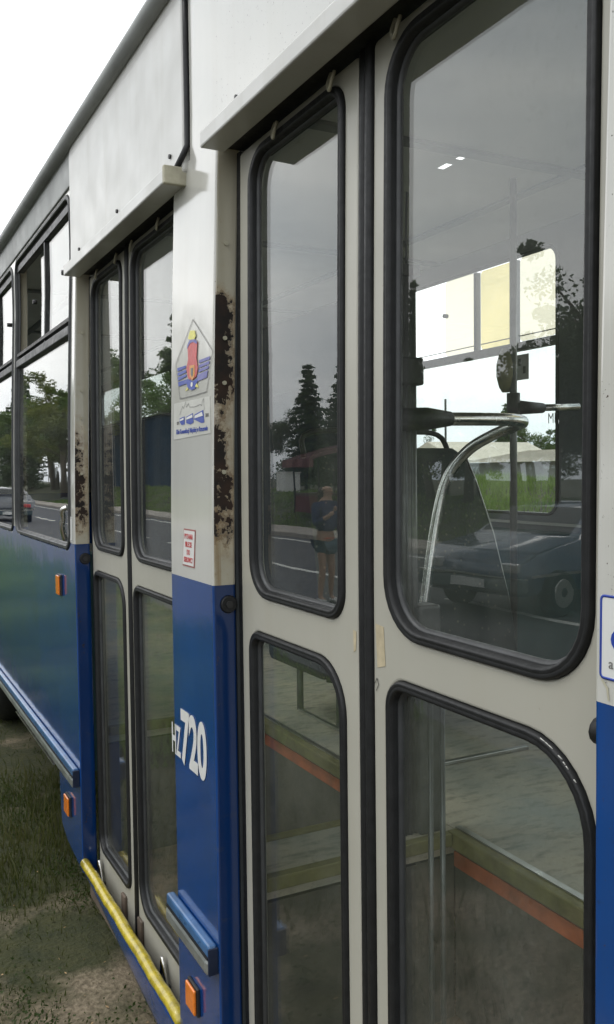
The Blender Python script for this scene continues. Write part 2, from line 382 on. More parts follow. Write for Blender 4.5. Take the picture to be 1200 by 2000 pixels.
def mat_seat():
    n = NB('patterned_seat_fabric'); v = n.n('ShaderNodeTexVoronoi', Scale=34.); n.l(n.noise(3, 2) and n.pos, v.inputs['Vector'])
    d = n.ramp(v.outputs['Distance'], .10, .22, (1, 1, 1), (0, 0, 0)); c = n.mix(d, (.018, .030, .024), (.10, .10, .07))
    n.l(c, n.b.inputs['Base Color']); n.b.inputs['Roughness'].default_value = .9; n.bump(n.noise(200, 2), .4, .002); return n.m
M['seat'] = mat_seat()
def leaf_mat(name, c0, c1, tr=.42):
    n = NB(name); oi = n.n('ShaderNodeObjectInfo'); f = n.noise(.9, 3); f2 = n.noise(7, 2)
    c = n.ramp(f, .3, .7, c0, c1); c = n.mix(n.math('MULTIPLY', f2, .5), c, tuple(k*.6 for k in c0))
    n.l(c, n.b.inputs['Base Color']); n.b.inputs['Roughness'].default_value = .6; n.b.inputs['Specular IOR Level'].default_value = .25
    t = n.n('ShaderNodeBsdfTranslucent'); n.l(c, t.inputs[0]); m = n.n('ShaderNodeMixShader'); m.inputs[0].default_value = tr
    n.l(n.b.outputs[0], m.inputs[1]); n.l(t.outputs[0], m.inputs[2]); n.l(m.outputs[0], n.out.inputs[0]); return n.m
M['leaf'] = leaf_mat('leaf_green', (.085, .150, .035), (.17, .24, .06)); M['leaf_dark'] = leaf_mat('conifer_green', (.055, .10, .038), (.10, .155, .05))
M['leaf_yellow'] = leaf_mat('yellow_green_leaf', (.11, .15, .03), (.20, .21, .04))
M['blade'] = leaf_mat('grass_blade', (.038, .060, .010), (.095, .110, .024)); M['blade_tall'] = leaf_mat('tall_grass_blade', (.11, .18, .035), (.21, .29, .07))
M['blade_long'] = leaf_mat('dry_grass_stalk', (.055, .070, .016), (.13, .125, .05)); M['weed'] = leaf_mat('weed_leaf', (.03, .055, .012), (.06, .09, .022)); M['litter'] = simple('dry_leaf', (.30, .20, .10), .8, var=.4, scale=30)
M['bark'] = simple('bark', (.09, .07, .05), .9, var=.3, scale=6, bump=.6)
def mat_ground():
    n = NB('worn_grass_ground'); X, Y, Z = n.xyz(); g = n.noise(1.3, 6, .6); h = n.noise(9, 5, .65); k = n.noise(50, 3)
    grass = n.ramp(h, .3, .7, (.020, .026, .007), (.045, .046, .013)); dirt = n.ramp(k, .3, .7, (.09, .07, .042), (.27, .22, .15))
    near = n.math('MULTIPLY', n.rng(Y, 4.0, 2.2), n.rng(X, -1.5, 1.0, .4, 1.))
    m = n.math('ADD', n.math('MULTIPLY', g, .75), n.math('MULTIPLY', near, .22))
    n.l(n.mix(n.rng(m, .44, .54), grass, dirt), n.b.inputs['Base Color']); n.b.inputs['Roughness'].default_value = .95; n.bump(k, .6, .02); return n.m
M['ground'] = mat_ground()
M['asphalt'] = simple('asphalt', (.052, .053, .055), .8, var=.25, scale=3, bump=.4, bscale=120)
M['line'] = simple('road_line_paint', (.62, .62, .58), .7, var=.1, scale=20); M['kerb'] = simple('concrete_kerb', (.30, .27, .23), .85, var=.15, scale=5)
M['wall_plaster'] = simple('grey_plaster', (.20, .21, .20), .8, var=.12, scale=2); M['roof_pale'] = simple('pale_sheet_roof', (.60, .54, .44), .6, var=.12, scale=1.5)
M['roof_dark'] = simple('dark_sheet_roof', (.14, .145, .15), .6, var=.15, scale=1.5)
M['hoarding'] = simple('dark_blue_sheet', (.014, .040, .075), .85, var=.15, scale=1, spec=.1)
M['sign_letter'] = simple('pale_sign_letters', (.34, .37, .38), .6, var=.1)
M['lamp_glass'] = simple('car_lamp', (.5, .5, .5), .1, .2, .8)

# ------------------------------------------------------------------ ground, road, bank
def rise(X):
    t = np.clip((-12.6-X)/6.5, 0, 1); return 1.0*(t*t*(3-2*t))
def ground():
    xs = np.concatenate([np.arange(-400, -40, 30), np.arange(-40, -12, 1.0), np.arange(-12, 24, 1.0), np.arange(24, 60, 4), np.arange(60, 401, 30)])
    ys = np.concatenate([np.arange(-300, -20, 20), np.arange(-20, 70, 2.0), np.arange(70, 601, 30)])
    X, Y = np.meshgrid(xs, ys); t = np.clip((X-5.5)/9, 0, 1); u = np.clip((X-15.5)/5, 0, 1)
    Z = 1.42*(t*t*(3-2*t)) - 1.3*(u*u*(3-2*u)) + .05*np.sin(X*.9)*np.sin(Y*.6)*t
    Z = Z + rise(X)
    V = np.stack([X.ravel(), Y.ravel(), Z.ravel()], 1); nx, ny = len(xs), len(ys)
    i = np.arange(nx-1)[None, :]+np.arange(ny-1)[:, None]*nx; i = i.ravel()
    o = from_np('ground', V, np.stack([i, i+1, i+nx+1, i+nx], 1), M['ground'], None, True); tag(o, kind='structure')
ground()
def sheet(name, x0, x1, y0, y1, z, mat, th=.002):
    o = box(name, x0, x1, y0, y1, z-th, z, mat); tag(o, kind='structure'); return o
sheet('road', -10.4, -2.7, -80, 250, .006, M['asphalt'], .004)
bm = bmesh.new()
for k in range(-6, 40):
    box_bm(bm, -6.56, -6.43, k*6.0, k*6.0+4.0, .0065, .010)
box_bm(bm, -9.95, -9.83, -80, 250, .0065, .010)
tag(from_bm('road_markings', bm, M['line']), kind='structure')
o = box('kerb', -10.56, -10.4, -80, 250, -.02, .13, M['kerb'], bev=.02); tag(o, kind='structure')
sheet('pavement', -12.2, -10.56, -80, 250, .10, M['kerb'], .12)
def hgt(X):
    t = np.clip((X-5.5)/9, 0, 1); u = np.clip((X-15.5)/5, 0, 1)
    return 1.42*(t*t*(3-2*t))-1.3*(u*u*(3-2*u))+rise(X)
def blades(name, n, area, h, w, mat, lab, clump=True, gate=None):
    x0, x1, y0, y1 = area
    x = rng.uniform(x0, x1, n); y = rng.uniform(y0, y1, n)
    if gate is not None: k = gate(x, y); x, y = x[k], y[k]; n = len(x)
    hh = h*rng.uniform(.35, 1.0, n)*(.65+.5*np.sin(x*2.1+1)*np.sin(y*1.7)+.25*np.sin(x*7)*np.sin(y*6.1)).clip(.25, 1.3)
    a = rng.uniform(0, 2*pi, n); ww = w*rng.uniform(.6, 1.3, n); lx, ly = rng.normal(0, .35, n)*hh, rng.normal(0, .35, n)*hh
    z = hgt(x)-.01; dx, dy = np.cos(a)*ww, np.sin(a)*ww
    V = np.stack([np.stack([x-dx, y-dy, z], 1), np.stack([x+dx, y+dy, z], 1),
                  np.stack([x+lx*.4+dx*.6, y+ly*.4+dy*.6, z+hh*.6], 1), np.stack([x+lx*.4-dx*.6, y+ly*.4-dy*.6, z+hh*.6], 1),
                  np.stack([x+lx, y+ly, z+hh], 1)], 1).reshape(-1, 3)
    b = np.arange(n)*5
    F = np.concatenate([np.stack([b, b+1, b+2], 1), np.stack([b, b+2, b+3], 1), np.stack([b+3, b+2, b+4], 1)])
    o = from_np(name, V, F, mat); tag(o, lab, 'grass', kind='stuff')
def bald(x, y):                      # worn patches of bare earth near the doors
    v = .5+.25*np.sin(x*2.3+.7)*np.sin(y*1.9+.3)+.25*np.sin(x*5.1+y*1.3)*np.sin(y*4.3-x)
    return rng.uniform(0, 1, len(x)) < np.clip(v*1.3-np.clip((3.7-y)/1.4, 0, 1)*.75, .04, 1)
blades('grass', 80000, (-2.65, 1.8, 2.0, 7.5), .085, .0028, M['blade'], 'short dull green grass beside and under the parked bus', gate=bald)
blades('grass', 9000, (-2.0, 1.6, 3.0, 7.5), .17, .0034, M['blade_long'], 'longer pale grass stalks standing out of the short grass by the bus', gate=bald)
blades('grass', 26000, (-2.65, 4.0, 7.5, 22), .12, .007, M['blade'], 'green grass verge further along the parked bus')
blades('verge_grass', 60000, (-2.65, -.55, 5.0, 26), .26, .007, M['blade_tall'], 'taller bright green grass between the bus and the road edge')
blades('tall_grass', 60000, (7, 17, 4, 40), .34, .014, M['blade_tall'], 'tall light green meadow grass on the bank beyond the bus')
blades('roadside_grass', 60000, (-22, -12.3, 6, 70), .22, .02, M['blade_tall'], 'grass strip beyond the far pavement')

def weeds():
    Cs = []
    for k in range(46):
        x, y = rng.uniform(-.9, .9), rng.uniform(2.35, 5.2); m = int(rng.uniform(40, 190)); R = rng.uniform(.03, .12)
        Cs.append(np.stack([x+rng.normal(0, R, m), y+rng.normal(0, R, m), rng.uniform(.004, .05, m)], 1))
    C = np.concatenate(Cs); V, F = leaf_quads(C, .0075, rng); V[:, 2] = np.abs(V[:, 2]); o = from_np('weeds', V, F, M['weed']); tag(o, 'low broad-leaved weeds scattered over bare earth near the step', 'weeds', kind='stuff')
    C = np.stack([rng.uniform(-.9, .8, 160), rng.uniform(2.3, 5, 160), np.full(160, .008)], 1); V, F = leaf_quads(C, .008, rng); V[:, 2] = .003+np.abs(V[:, 2])*.4
    tag(from_np('dry_leaves', V, F, M['litter']), 'small dry leaves and straw bits lying on the worn ground', 'leaves', kind='stuff')
# ------------------------------------------------------------------ trees
def leaf_quads(C, s, rs):
    n = len(C); d = rs.normal(size=(n, 3)); d /= np.linalg.norm(d, axis=1)[:, None]; e = rs.normal(size=(n, 3)); e -= d*(d*e).sum(1)[:, None]; e /= np.linalg.norm(e, axis=1)[:, None]
    s = s*rs.uniform(.6, 1.3, n)[:, None]
    V = np.stack([C-d*s, C+e*s*.55, C+d*s, C-e*s*.55], 1).reshape(-1, 3); b = np.arange(n)*4
    return V, np.stack([b, b+1, b+2, b+3], 1)
weeds()
def tree(kind, name, loc, h, seed, lab, mat, spread=.32, group='trees beyond the road'):
    rs = np.random.default_rng(seed); root = empty(name, loc); tag(root, lab, 'tree', group)
    bm = bmesh.new(); rt = h*.022+.04
    if kind == 'conifer':
        tube_bm(bm, [(0, 0, -.1), (0, 0, h*.5), (0, 0, h*.97)], [rt, rt*.6, .02], 8)
        C = []
        for lv in np.linspace(.08, .98, 26):
            R = h*spread*(1-lv)**.85+.10; nb = int(7+10*(1-lv))
            for b in range(nb):
                a = rs.uniform(0, 2*pi); RR = R*rs.uniform(.55, 1.15); zz = h*lv
                m = int(60*RR/R)+16; t = rs.uniform(.1, 1, m)
                p = np.stack([np.cos(a)*t*RR, np.sin(a)*t*RR, zz-.22*RR*t*t+.06*RR*t], 1)+rs.normal(0, .05+.05*R, (m, 3))*[1, 1, .5]; C.append(p)
        C = np.concatenate(C); s = h*.010+.035
    else:
        top = h*.55; tube_bm(bm, [(0, 0, -.1), (rs.normal(0, .1), rs.normal(0, .1), h*.25), (rs.normal(0, .2), rs.normal(0, .2), top)], [rt*1.4, rt, rt*.6], 8)
        C = []; nl = 11
        for k in range(nl):
            a = k*2.4+rs.uniform(-.4, .4); el = rs.uniform(.25, 1.1); L_ = h*spread*rs.uniform(.7, 1.25); st = Vector((0, 0, h*rs.uniform(.25, .5)))
            e = st+Vector((cos(a)*cos(el), sin(a)*cos(el), sin(el)*1.25))*L_
            tube_bm(bm, [st, (st+e)/2+Vector((0, 0, .08*h*.3)), e], [rt*.55, rt*.35, .02], 6)
            for q in range(7):
                c = np.array(st.lerp(e, rs.uniform(.45, 1.1)))+rs.normal(0, h*.055, 3); R = h*rs.uniform(.045, .10)
                m = 230; d = rs.normal(size=(m, 3)); d /= np.linalg.norm(d, axis=1)[:, None]; C.append(c+d*R*rs.uniform(.35, 1.05, (m, 1))*[1, 1, .75])
        C = np.concatenate(C); s = h*.007+.03
    from_bm('trunk', bm, M['bark'], root, True)
    V, F = leaf_quads(C, s, rs); from_np('crown', V, F, mat, root); return root
protos = {}
def plant(kind, loc, h, lab, mat='leaf', name=None, spread=None, rot=None, group='trees beyond the road', seed=None):
    key = (kind, mat); spread_ = spread or (.34 if kind == 'broad' else .27)
    nm = name or ('conifer_tree' if kind == 'conifer' else 'broadleaf_tree')
    if key not in protos:
        r = tree(kind, nm, loc, 8.0, len(protos)*11+3, lab, M[mat], spread_, group); protos[key] = r
    else:
        r = copy_tree(protos[key]); r.name = nm; r['label'] = lab; r['group'] = group
    k = h/8.0; r.location = loc; r.scale = (k*(1 if not spread else spread/.3), k*(1 if not spread else spread/.3), k); r.rotation_euler = (0, 0, rot if rot is not None else random.uniform(0, 6.28))
    return r

# ------------------------------------------------------------------ THE BUS
bus = empty('bus', (0, 0, 0)); tag(bus, 'old cream and blue city bus with rusty door pillars and numbered HZ 720', 'bus')
def P_(name, lab=None):
    e = bpy.data.objects.new(name, None); COL.objects.link(e); e.parent = bus
    if lab: e['label'] = lab
    return e
# side skin, near part: header + pillar + wall towards the viewer
ZH = 2.475
skin = [(-3.0, 2.93), (2.040, 2.93), (2.040, 2.50), (2.155, 2.49), (2.155, .17), (1.86, .17), (1.86, ZH), (.712, ZH), (.712, .17), (-3.0, .17)]
win_near = [rrect(-.95, .30, 1.47, 2.80, .09), rrect(-2.4, -1.1, 1.47, 2.80, .09)]
plate('side_panel', skin, win_near, 0, .055, M['pillar'], bus, bev=.006, fn=lean)
skin2 = [(3.24, .272), (3.50, .30), (3.60, .34), (3.63, .60), (12.2, .60), (12.2, 2.93), (3.24, 2.93)]
WY = [(3.305, 4.515), (4.585, 5.80), (5.87, 7.08), (7.15, 8.36), (8.43, 9.64), (9.71, 10.92)]
plate('side_panel', skin2, [rrect(a, b, 1.465, 2.785, .075) for a, b in WY], 0, .055, M['pillar'], bus, bev=.006, fn=lean)
# raised cover over the far door + rubber seam
plate('door_cover_panel', rrect(2.052, 3.27, 2.47, 2.925, (.015, .05, .015, .015), 5), [], -.012, .03, M['trim_white'], bus, bev=.006, fn=lean)
tube('seam_rubber', [(-.003+lean(z), 2.046-(0 if z > 2.53 else (2.53-z)*.0), z) for z in (2.92, 2.8, 2.7, 2.6, 2.535)]+[(.012, 2.05, 2.505), (.006, 2.075, 2.485), (-.005, 2.10, 2.478)], .0075, M['rubber'], bus, 8)
# rain gutters over the doors
for (a, b) in ((-.2, 1.824), (2.075, 3.19)):
    g = box('rain_gutter', -.028, .030, a, b, 2.447, 2.482, M['trim_white'], bus, bev=.004)
box('gutter_end_cap', -.031, .028, 2.058, 2.0735, 2.442, 2.486, M['gutter_end'], bus, bev=.003)
# soffits of the recesses, inner lining over the doors
for (a, b) in ((.712, 1.86), (2.155, 3.24)):
    box('door_soffit', .031, .16, a+.001, b-.001, 2.47, 2.49, M['dark'], bus)
# roof
def roof():
    sec = [(.018, 2.915), (.014, 2.945), (.022, 2.985), (.06, 3.02), (.20, 3.075), (.5, 3.12), (1.15, 3.15), (1.8, 3.12), (2.12, 3.06), (2.27, 2.98), (2.30, 2.92)]
    inner = [(x_*.97+.04, z_-.07) for x_, z_ in sec][::-1]; s = sec+inner; V = []; n = len(s)
    for y in (-3.0, 12.2):
        V += [(a, y, b) for a, b in s]
    V = []; ys = (-3.0, 2.90, 3.50, 12.2)
    for y in ys: V += [(a, y, b) for a, b in s]
    F = [(j*n+i, j*n+(i+1) % n, (j+1)*n+(i+1) % n, (j+1)*n+i) for j in range(3) for i in range(n) if not (j == 1 and i in (6, n-8))]  # roof opening added above the ceiling slits so sky shows through them
    from_np('roof', V, F, M['roof'], bus, True)
roof()
tube('roof_gutter', [(.012, -3, 2.938), (.012, 12.2, 2.938)], .027, M['roof'], bus, 10)
bm = bmesh.new(); box_bm(bm, .10, 1.278, -2.95, 12.1, 2.88, 2.883); box_bm(bm, 1.310, 2.2, -2.95, 12.1, 2.88, 2.883)
for a, b in ((-2.95, 2.612), (2.664, 2.712), (2.775, 12.1)): box_bm(bm, 1.278, 1.310, a, b, 2.88, 2.883)
from_bm('ceiling', bm, M['ceiling'], bus)            # two slits added so the sky shows as bright marks
for y in (1.1, 2.55, 4.0, 5.6, 7.2):
    box('ceiling_beam', .12, 2.19, y, y+.05, 2.865, 2.8795, M['ceiling_dark'], bus)
for x in (.55, 1.75):
    box('ceiling_strip', x, x+.045, -2.9, 12.0, 2.868, 2.8795, M['ceiling_dark'], bus)
# far side wall with its windows
FW = [(3.165-1.55*k, 3.165-1.55*k+1.39) for k in (3, 2, 1, 0)]
FH = [(7.2, 8.55), (8.75, 10.1), (10.3, 11.65)]
plate('far_side_panel', [(-3, .3), (12.2, .3), (12.2, 2.93), (-3, 2.93)], [rrect(a, b, 1.52, 2.805, .08) for a, b in FW]+[rrect(a, b, 2.36, 2.82, .10) for a, b in FH], 2.25, 2.30, M['grey_col'], bus, bev=.006)
box('far_lining_panel', 2.232, 2.2495, -2.95, 12.1, .81, 1.45, M['teal'], bus)
box('far_window_ledge', 2.222, 2.2495, -2.95, 12.1, 1.478, 1.490, M['trim_white'], bus)
PROF = [(0, .000), (.0012, -.0045), (.004, -.0062), (.0075, -.0048), (.009, -.0048), (.012, -.0062), (.0155, -.0045), (.0172, .002), (.0180, .011), (.018, .019), (0, .019)]
LIP = [(.0165, .0085), (.0195, .0095), (.0235, .0135), (.0235, .019), (.0165, .019)]
PROF2 = [(a*.85, b*.8) for a, b in PROF]
for k, (a, b) in enumerate(FW):
    w = P_('side_window'); ring('window_seal', rrect(a, b, 1.52, 2.805, .08), PROF2, 2.247, M['rubber'], w)
    pane('window_pane', a+.02, b-.02, 1.535, 2.338, 2.268, M['glass_clean'], w, r=.03)
    box('window_rail', 2.245, 2.285, a+.015, b-.015, 2.335, 2.375, M['dark'], w)
    L4 = [(0.03, .28, 'glass_cream'), (.345, .60, 'glass_yellow'), (.64, .90, 'glass_cream'), (.93, 1.36, None)]
    for p0, p1, mt in L4:
        if mt: pane('sliding_pane', a+p0, a+p1, 2.38, 2.79, 2.262 if mt == 'glass_cream' else 2.272, M[mt], w, r=.02)
    for p in (.31, .62):
        box('window_mullion', 2.250, 2.278, a+p-.012, a+p+.012, 2.376, 2.785, M['grey_col'], w)
    tube('window_knob', [(2.262, a+.90-.02, 2.60), (2.235, a+.90-.02, 2.60)], .012, M['dark'], w, 8)
for a, b in FH:
    w = P_('side_window'); ring('window_seal', rrect(a, b, 2.36, 2.82, .10), PROF2, 2.247, M['rubber'], w); pane('window_pane', a+.02, b-.02, 2.375, 2.805, 2.268, M['glass_clean'], w, r=.08)
box('dark_blue_lining', 2.20, 2.2315, 4.75, 12.1, .81, 2.34, M['curtain'], bus); box('dark_blue_lining', 2.20, 2.2315, 4.75, 7.1, 2.341, 2.87, M['curtain'], bus)
# front and rear ends, closed apart from their windows
for y0, y1 in ((-3.05, -3.0), (12.2, 12.25)):
    bm = bmesh.new(); box_bm(bm, .02, 2.28, y0, y1, .3, 1.352); box_bm(bm, .02, 2.28, y0, y1, 2.598 if y0 < 0 else 1.353, 3.0)
    box_bm(bm, .02, .12, y0, y1, 1.35, 2.6); box_bm(bm, 2.18, 2.28, y0, y1, 1.35, 2.6); from_bm('end_panel', bm, M['body'], bus)
# near side windows
box('cant_rail', .022, .05, 3.285, 12.2, 2.795, 2.935, M['roof'], bus, bev=.004)
def near_window(a, b, opened, nm='side_window'):
    w = P_(nm); ring('window_seal', rrect(a, b, 1.465, 2.785, .075), PROF, .0, M['rubber_dusty'], w, lean)
    ring('seal_lip', rrect(a, b, 1.465, 2.785, .075), LIP, .0, M['rubber_dusty'], w, lean)
    pane('window_pane', a+.02, b-.02, 1.485, 2.262, .0145, M['glass_clean'], w, lean, r=.045)
    box('window_rail', -.004, .040, a+.03, b-.03, 2.265, 2.300, M['rubber_dusty'], w, bev=.004, bend=lean)
    box('window_rail', .000, .030, a+.03, b-.03, 2.318, 2.332, M['dark'], w, bend=lean)
    box('window_track', .004, .034, a+.03, b-.03, 2.725, 2.752, M['rubber_dusty'], w, bend=lean)
    if opened:
        pane('sliding_pane', a+.034, a+.53, 2.303, 2.75, .018, M['glass_clean'], w, lean, r=.012)
        pane('sliding_pane', a+.50, a+.72, 2.303, 2.75, .028, M['glass_clean'], w, lean, r=.012)
    else:
        pane('sliding_pane', a+.034, a+.62, 2.303, 2.75, .018, M['glass_clean'], w, lean, r=.012)
        pane('sliding_pane', a+.60, b-.034, 2.303, 2.75, .028, M['glass_clean'], w, lean, r=.012)
    box('window_mullion', .008, .030, a+.53, a+.55, 2.303, 2.755, M['dark'], w, bend=lean)
    tube('window_knob', [(.03, a+.69, 2.50), (.012, a+.69, 2.50)], .010, M['dark'], w, 8)
    tube('window_knob', [(.03, a+.07, 2.50), (.005, a+.07, 2.50)], .010, M['dark'], w, 8)
for i, (a, b) in enumerate(WY): near_window(a, b, i < 2)
for a, b in ((-.95, .30), (-2.4, -1.1)):
    w = P_('side_window'); ring('window_seal', rrect(a, b, 1.47, 2.80, .09), PROF, 0, M['rubber'], w, lean); pane('window_pane', a+.03, b-.03, 1.5, 2.77, .02, M['glass_clean'], w, lean)
# waist rail (bumper strip)
def rail(a, b):
    e = P_('bumper_rail')
    bm = bmesh.new(); box_bm(bm, -.024, -.001, a, b, .630, .660, .006); from_bm('rail_strip', bm, M['rail_blue'], e)
    bm = bmesh.new(); box_bm(bm, -.028, -.001, a, b, .587, .629, .011); from_bm('rail_profile', bm, M['rail_alu'], e)
    box('rail_groove', -.0262, -.02, a+.002, b-.002, .6275, .6325, M['rubber'], e)
    box('rail_end_cap', -.025, .0, a-.005, a+.0, .592, .655, M['navy_cap'], e, bev=.002)
rail(1.872, 2.175); rail(3.26, 12.0); rail(-3, .70)
box('light_gap_strip', -.014, -.004, 3.68, 4.6, .553, .559, M['alu'], bus)  # pale strip standing in for a gap of light under the rail
# step skirt below the doors
def skirt(y0, y1, zt, z0, z1, nm='step_skirt'):
    n = 10; V = []; F = []
    ys = np.linspace(y0, y1, n)
    for y in ys:
        zb = z0+(z1-z0)*(y-y0)/(y1-y0)
        for k in range(7):
            t = k/6; z = zt+(zb-zt)*t; V.append((-.004+.012*t**2, y, z))
        for k in range(6, -1, -1):
            t = k/6; z = zt+(zb-zt)*t; V.append((.012+.012*t**2, y, z))
    for i in range(n-1):
        for k in range(14): F.append((i*14+k, i*14+(k+1) % 14, (i+1)*14+(k+1) % 14, (i+1)*14+k))
    from_np(nm, V, F, M['body'], bus, True)
skirt(2.157, 3.238, .305, .155, .27); skirt(.714, 1.858, .305, .1, .13)
for a, b in ((2.157, 3.238), (.714, 1.858)):
    bm = bmesh.new(); tube_bm(bm, [(.008, y, .312+.0025*sin(y*23)) for y in np.linspace(a, b, 24)], [.0175+.0008*sin(y*61) for y in np.linspace(a, b, 24)], 14); from_bm('yellow_step_bar', bm, M['yellow'], bus, True)
    box('door_sill', .026, .14, a, b, .185, .225, M['brown'], bus)
# orange side reflectors and marker lamps
def reflector(y, z, h=.055, w=.055, nm='side_reflector', lab=None):
    e = P_(nm, lab)
    box('lamp_base', -.008, .0, y-w/2-.004, y+w/2+.004, z-h/2-.004, z+h/2+.004, M['dark'], e, bev=.002)
    box('lamp_lens', -.016, -.0085, y-w/2, y+w/2, z-h/2, z+h/2, M['lens_orange'], e, bev=.003)
reflector(2.03, .453, .062, .062); reflector(3.44, .465, .07, .07); reflector(3.50, 1.318, .075, .05, 'marker_lamp')
# pivots of the door levers on the pillar reveals
for y, z in ((1.858, 1.45), (3.238, 1.44)):
    e = P_('pivot_cap'); tube('pivot_body', [(.036, y, z), (.036, y-.005, z)], [.021, .018], M['rubber'], e, 18); tube('pivot_nut', [(.036, y-.0052, z), (.036, y-.009, z)], .009, M['dark'], e, 6)
# rubber stop at the near pillar, rivets of the headers
tube('rubber_stop', [(.02, .711, 1.455), (.02, .724, 1.455)], .016, M['rubber'], bus, 12)
for y, z in ((1.744, 2.534), (2.142, 2.536), (2.633, 2.531), (3.124, 2.53)):
    tube('screw', [(-.012+lean(z)-(.0 if y > 2.05 else -.012), y, z), (-.018+lean(z)-(.0 if y > 2.05 else -.012), y, z)], .006, M['dark'], bus, 8)
for z in (2.26, 2.05, 1.95, 1.75):
    tube('rivet', [(.026+lean(z), 1.859, z), (.026+lean(z), 1.855, z)], .005, M['gutter_end'], bus, 8)
    tube('rivet', [(.026+lean(z), 3.239, z), (.026+lean(z), 3.235, z)], .005, M['gutter_end'], bus, 8)

# ---- door leaves
def leaf(y0, y1, up, lo, rU, rL, hooks, lab):
    """up / lo: (y0,y1,z0,z1) of the upper / lower light"""
    e = P_('door_leaf', lab); x = .06
    plate('leaf_panel', rrect(y0, y1, .245, 2.455, .012, 3), [rrect(*up, rU), rrect(*lo, rL)], x, x+.032, M['door'], e, bev=.005, fn=lean_door)
    for w, r in ((up, rU), (lo, rL)):
        ring('window_seal', rrect(*w, r), PROF, x-.001, M['rubber'], e, lean_door)
        ring('seal_lip', rrect(*w, r), LIP, x-.001, M['rubber_dusty'], e, lean_door)
        pane('window_pane', w[0]+.020, w[1]-.020, w[2]+.020, w[3]-.020, x+.0145, M['glass'], e, lean_door, r=min(rU if not isinstance(rU, tuple) else .05, .05))
    box('rubber_strip', x+.004, x+.026, y0+.01, y1-.01, .218, .2445, M['brown'], e)
    return e
UZ = (1.478, 2.438)
leafA = leaf(1.320, 1.838, (1.368, 1.782, *UZ), (1.368, 1.790, .37, 1.402), (.085, .075, .055, .055), (.05, .045, .10, .05), 0, None)
leafB = leaf(.722, 1.272, (.772, 1.232, *UZ), (.766, 1.228, .37, 1.410), (.10, .09, .09, .10), (.05, .05, .12, .05), 0, None)
leafC = leaf(2.763, 3.222, (2.795, 3.190, *UZ), (2.800, 3.196, .37, 1.402), (.085, .075, .055, .055), (.06, .045, .09, .05), 0, None)
leafD = leaf(2.165, 2.722, (2.215, 2.690, *UZ), (2.215, 2.694, .37, 1.402), (.085, .075, .055, .055), (.09, .045, .09, .05), 0, None)
def meeting(y0, y1, e):
    for a, b, dx in ((y0, (y0+y1)/2-.003, 0.), ((y0+y1)/2+.003, y1, .004)):
        bm = bmesh.new(); box_bm(bm, .052+dx, .088, a, b, .24, 2.462, .007); cut_bend(bm, lean_door); from_bm('closing_rubber', bm, M['rubber'], e, True)
    bm = bmesh.new(); box_bm(bm, .064, .09, y0+.001, y1-.001, .24, 2.46); cut_bend(bm, lean_door); from_bm('closing_rubber_core', bm, M['rubber'], e)
meeting(1.2735, 1.3185, leafB); meeting(2.7235, 2.7615, leafD)
for y0, y1, e in ((1.8395, 1.8585, leafA), (3.2235, 3.2385, leafC), (.7135, .7205, leafB), (2.1565, 2.1635, leafD)):
    bm = bmesh.new(); box_bm(bm, .062, .10, y0, y1, .24, 2.462); cut_bend(bm, lean_door); from_bm('edge_rubber', bm, M['rubber'], e)
def hook(y, z, e, r=.016):
    p = [(.056, y+.01, z+.02), (.050, y+.012, z), (.046, y, z-r), (.044, y-.012, z-.004), (.048, y-.016, z+.012)]
    tube('roller_hook', [Vector((a+lean_door(z), b, c)) for a, b, c in spline(p, 5)], .0035, M['gutter_end'], e, 6)
for y, z, e in ((1.635, 2.435, leafA), (1.40, 2.44, leafA), (1.19, 2.44, leafB), (3.08, 2.44, leafC), (2.83, 2.44, leafC), (2.394, 2.44, leafD), (2.656, 2.44, leafD)): hook(y, z, e)
def lever(y, e):
    l_ = spline([(.055, y+.03, .215), (.048, y+.02, .27), (.046, y+.005, .335), (.047, y-.012, .30), (.05, y-.03, .25), (.054, y-.035, .215)], 5)
    tube('bottom_lever', l_, .0065, M['chrome'], e, 8); tube('lever_foot', [(.046, y-.02, .225), (.046, y-.02, .262)], .017, M['rubber'], e, 10)
for y, e in ((3.17, leafC), (2.435, leafD), (1.7, leafA), (.85, leafB)): lever(y, e)
for y, e in ((2.878, leafC), (2.690, leafD), (1.43, leafA), (1.2, leafB)):
    box('bottom_bracket', .050, .0595, y-.022, y+.022, .235, .335, M['brown'], e, bev=.003)
M['tape'] = simple('old_tape_residue', (.42, .36, .24), .6, var=.15, scale=50)
for pts in ([(1.2635, 1.492), (1.238, 1.49), (1.233, 1.425), (1.258, 1.418)], [(1.338, 1.47), (1.327, 1.468), (1.329, 1.435), (1.337, 1.43)]):
    flat('tape_residue', pts, M['tape'], bus, .0004, .0600, lean_door)
M['chip'] = simple('pale_chips', (.45, .45, .42), .7)
for a_ in (104, 109, 112, 121, 126, 129, 138):
    y, z = .886+.1185*cos(radians(a_)), 1.29+.1185*sin(radians(a_))
    tube('paint_chip', [(.0545, y, z), (.0545, y-.004-.003*(a_ % 3), z-.003)], [.0009, .0006], M['chip'], bus, 5)
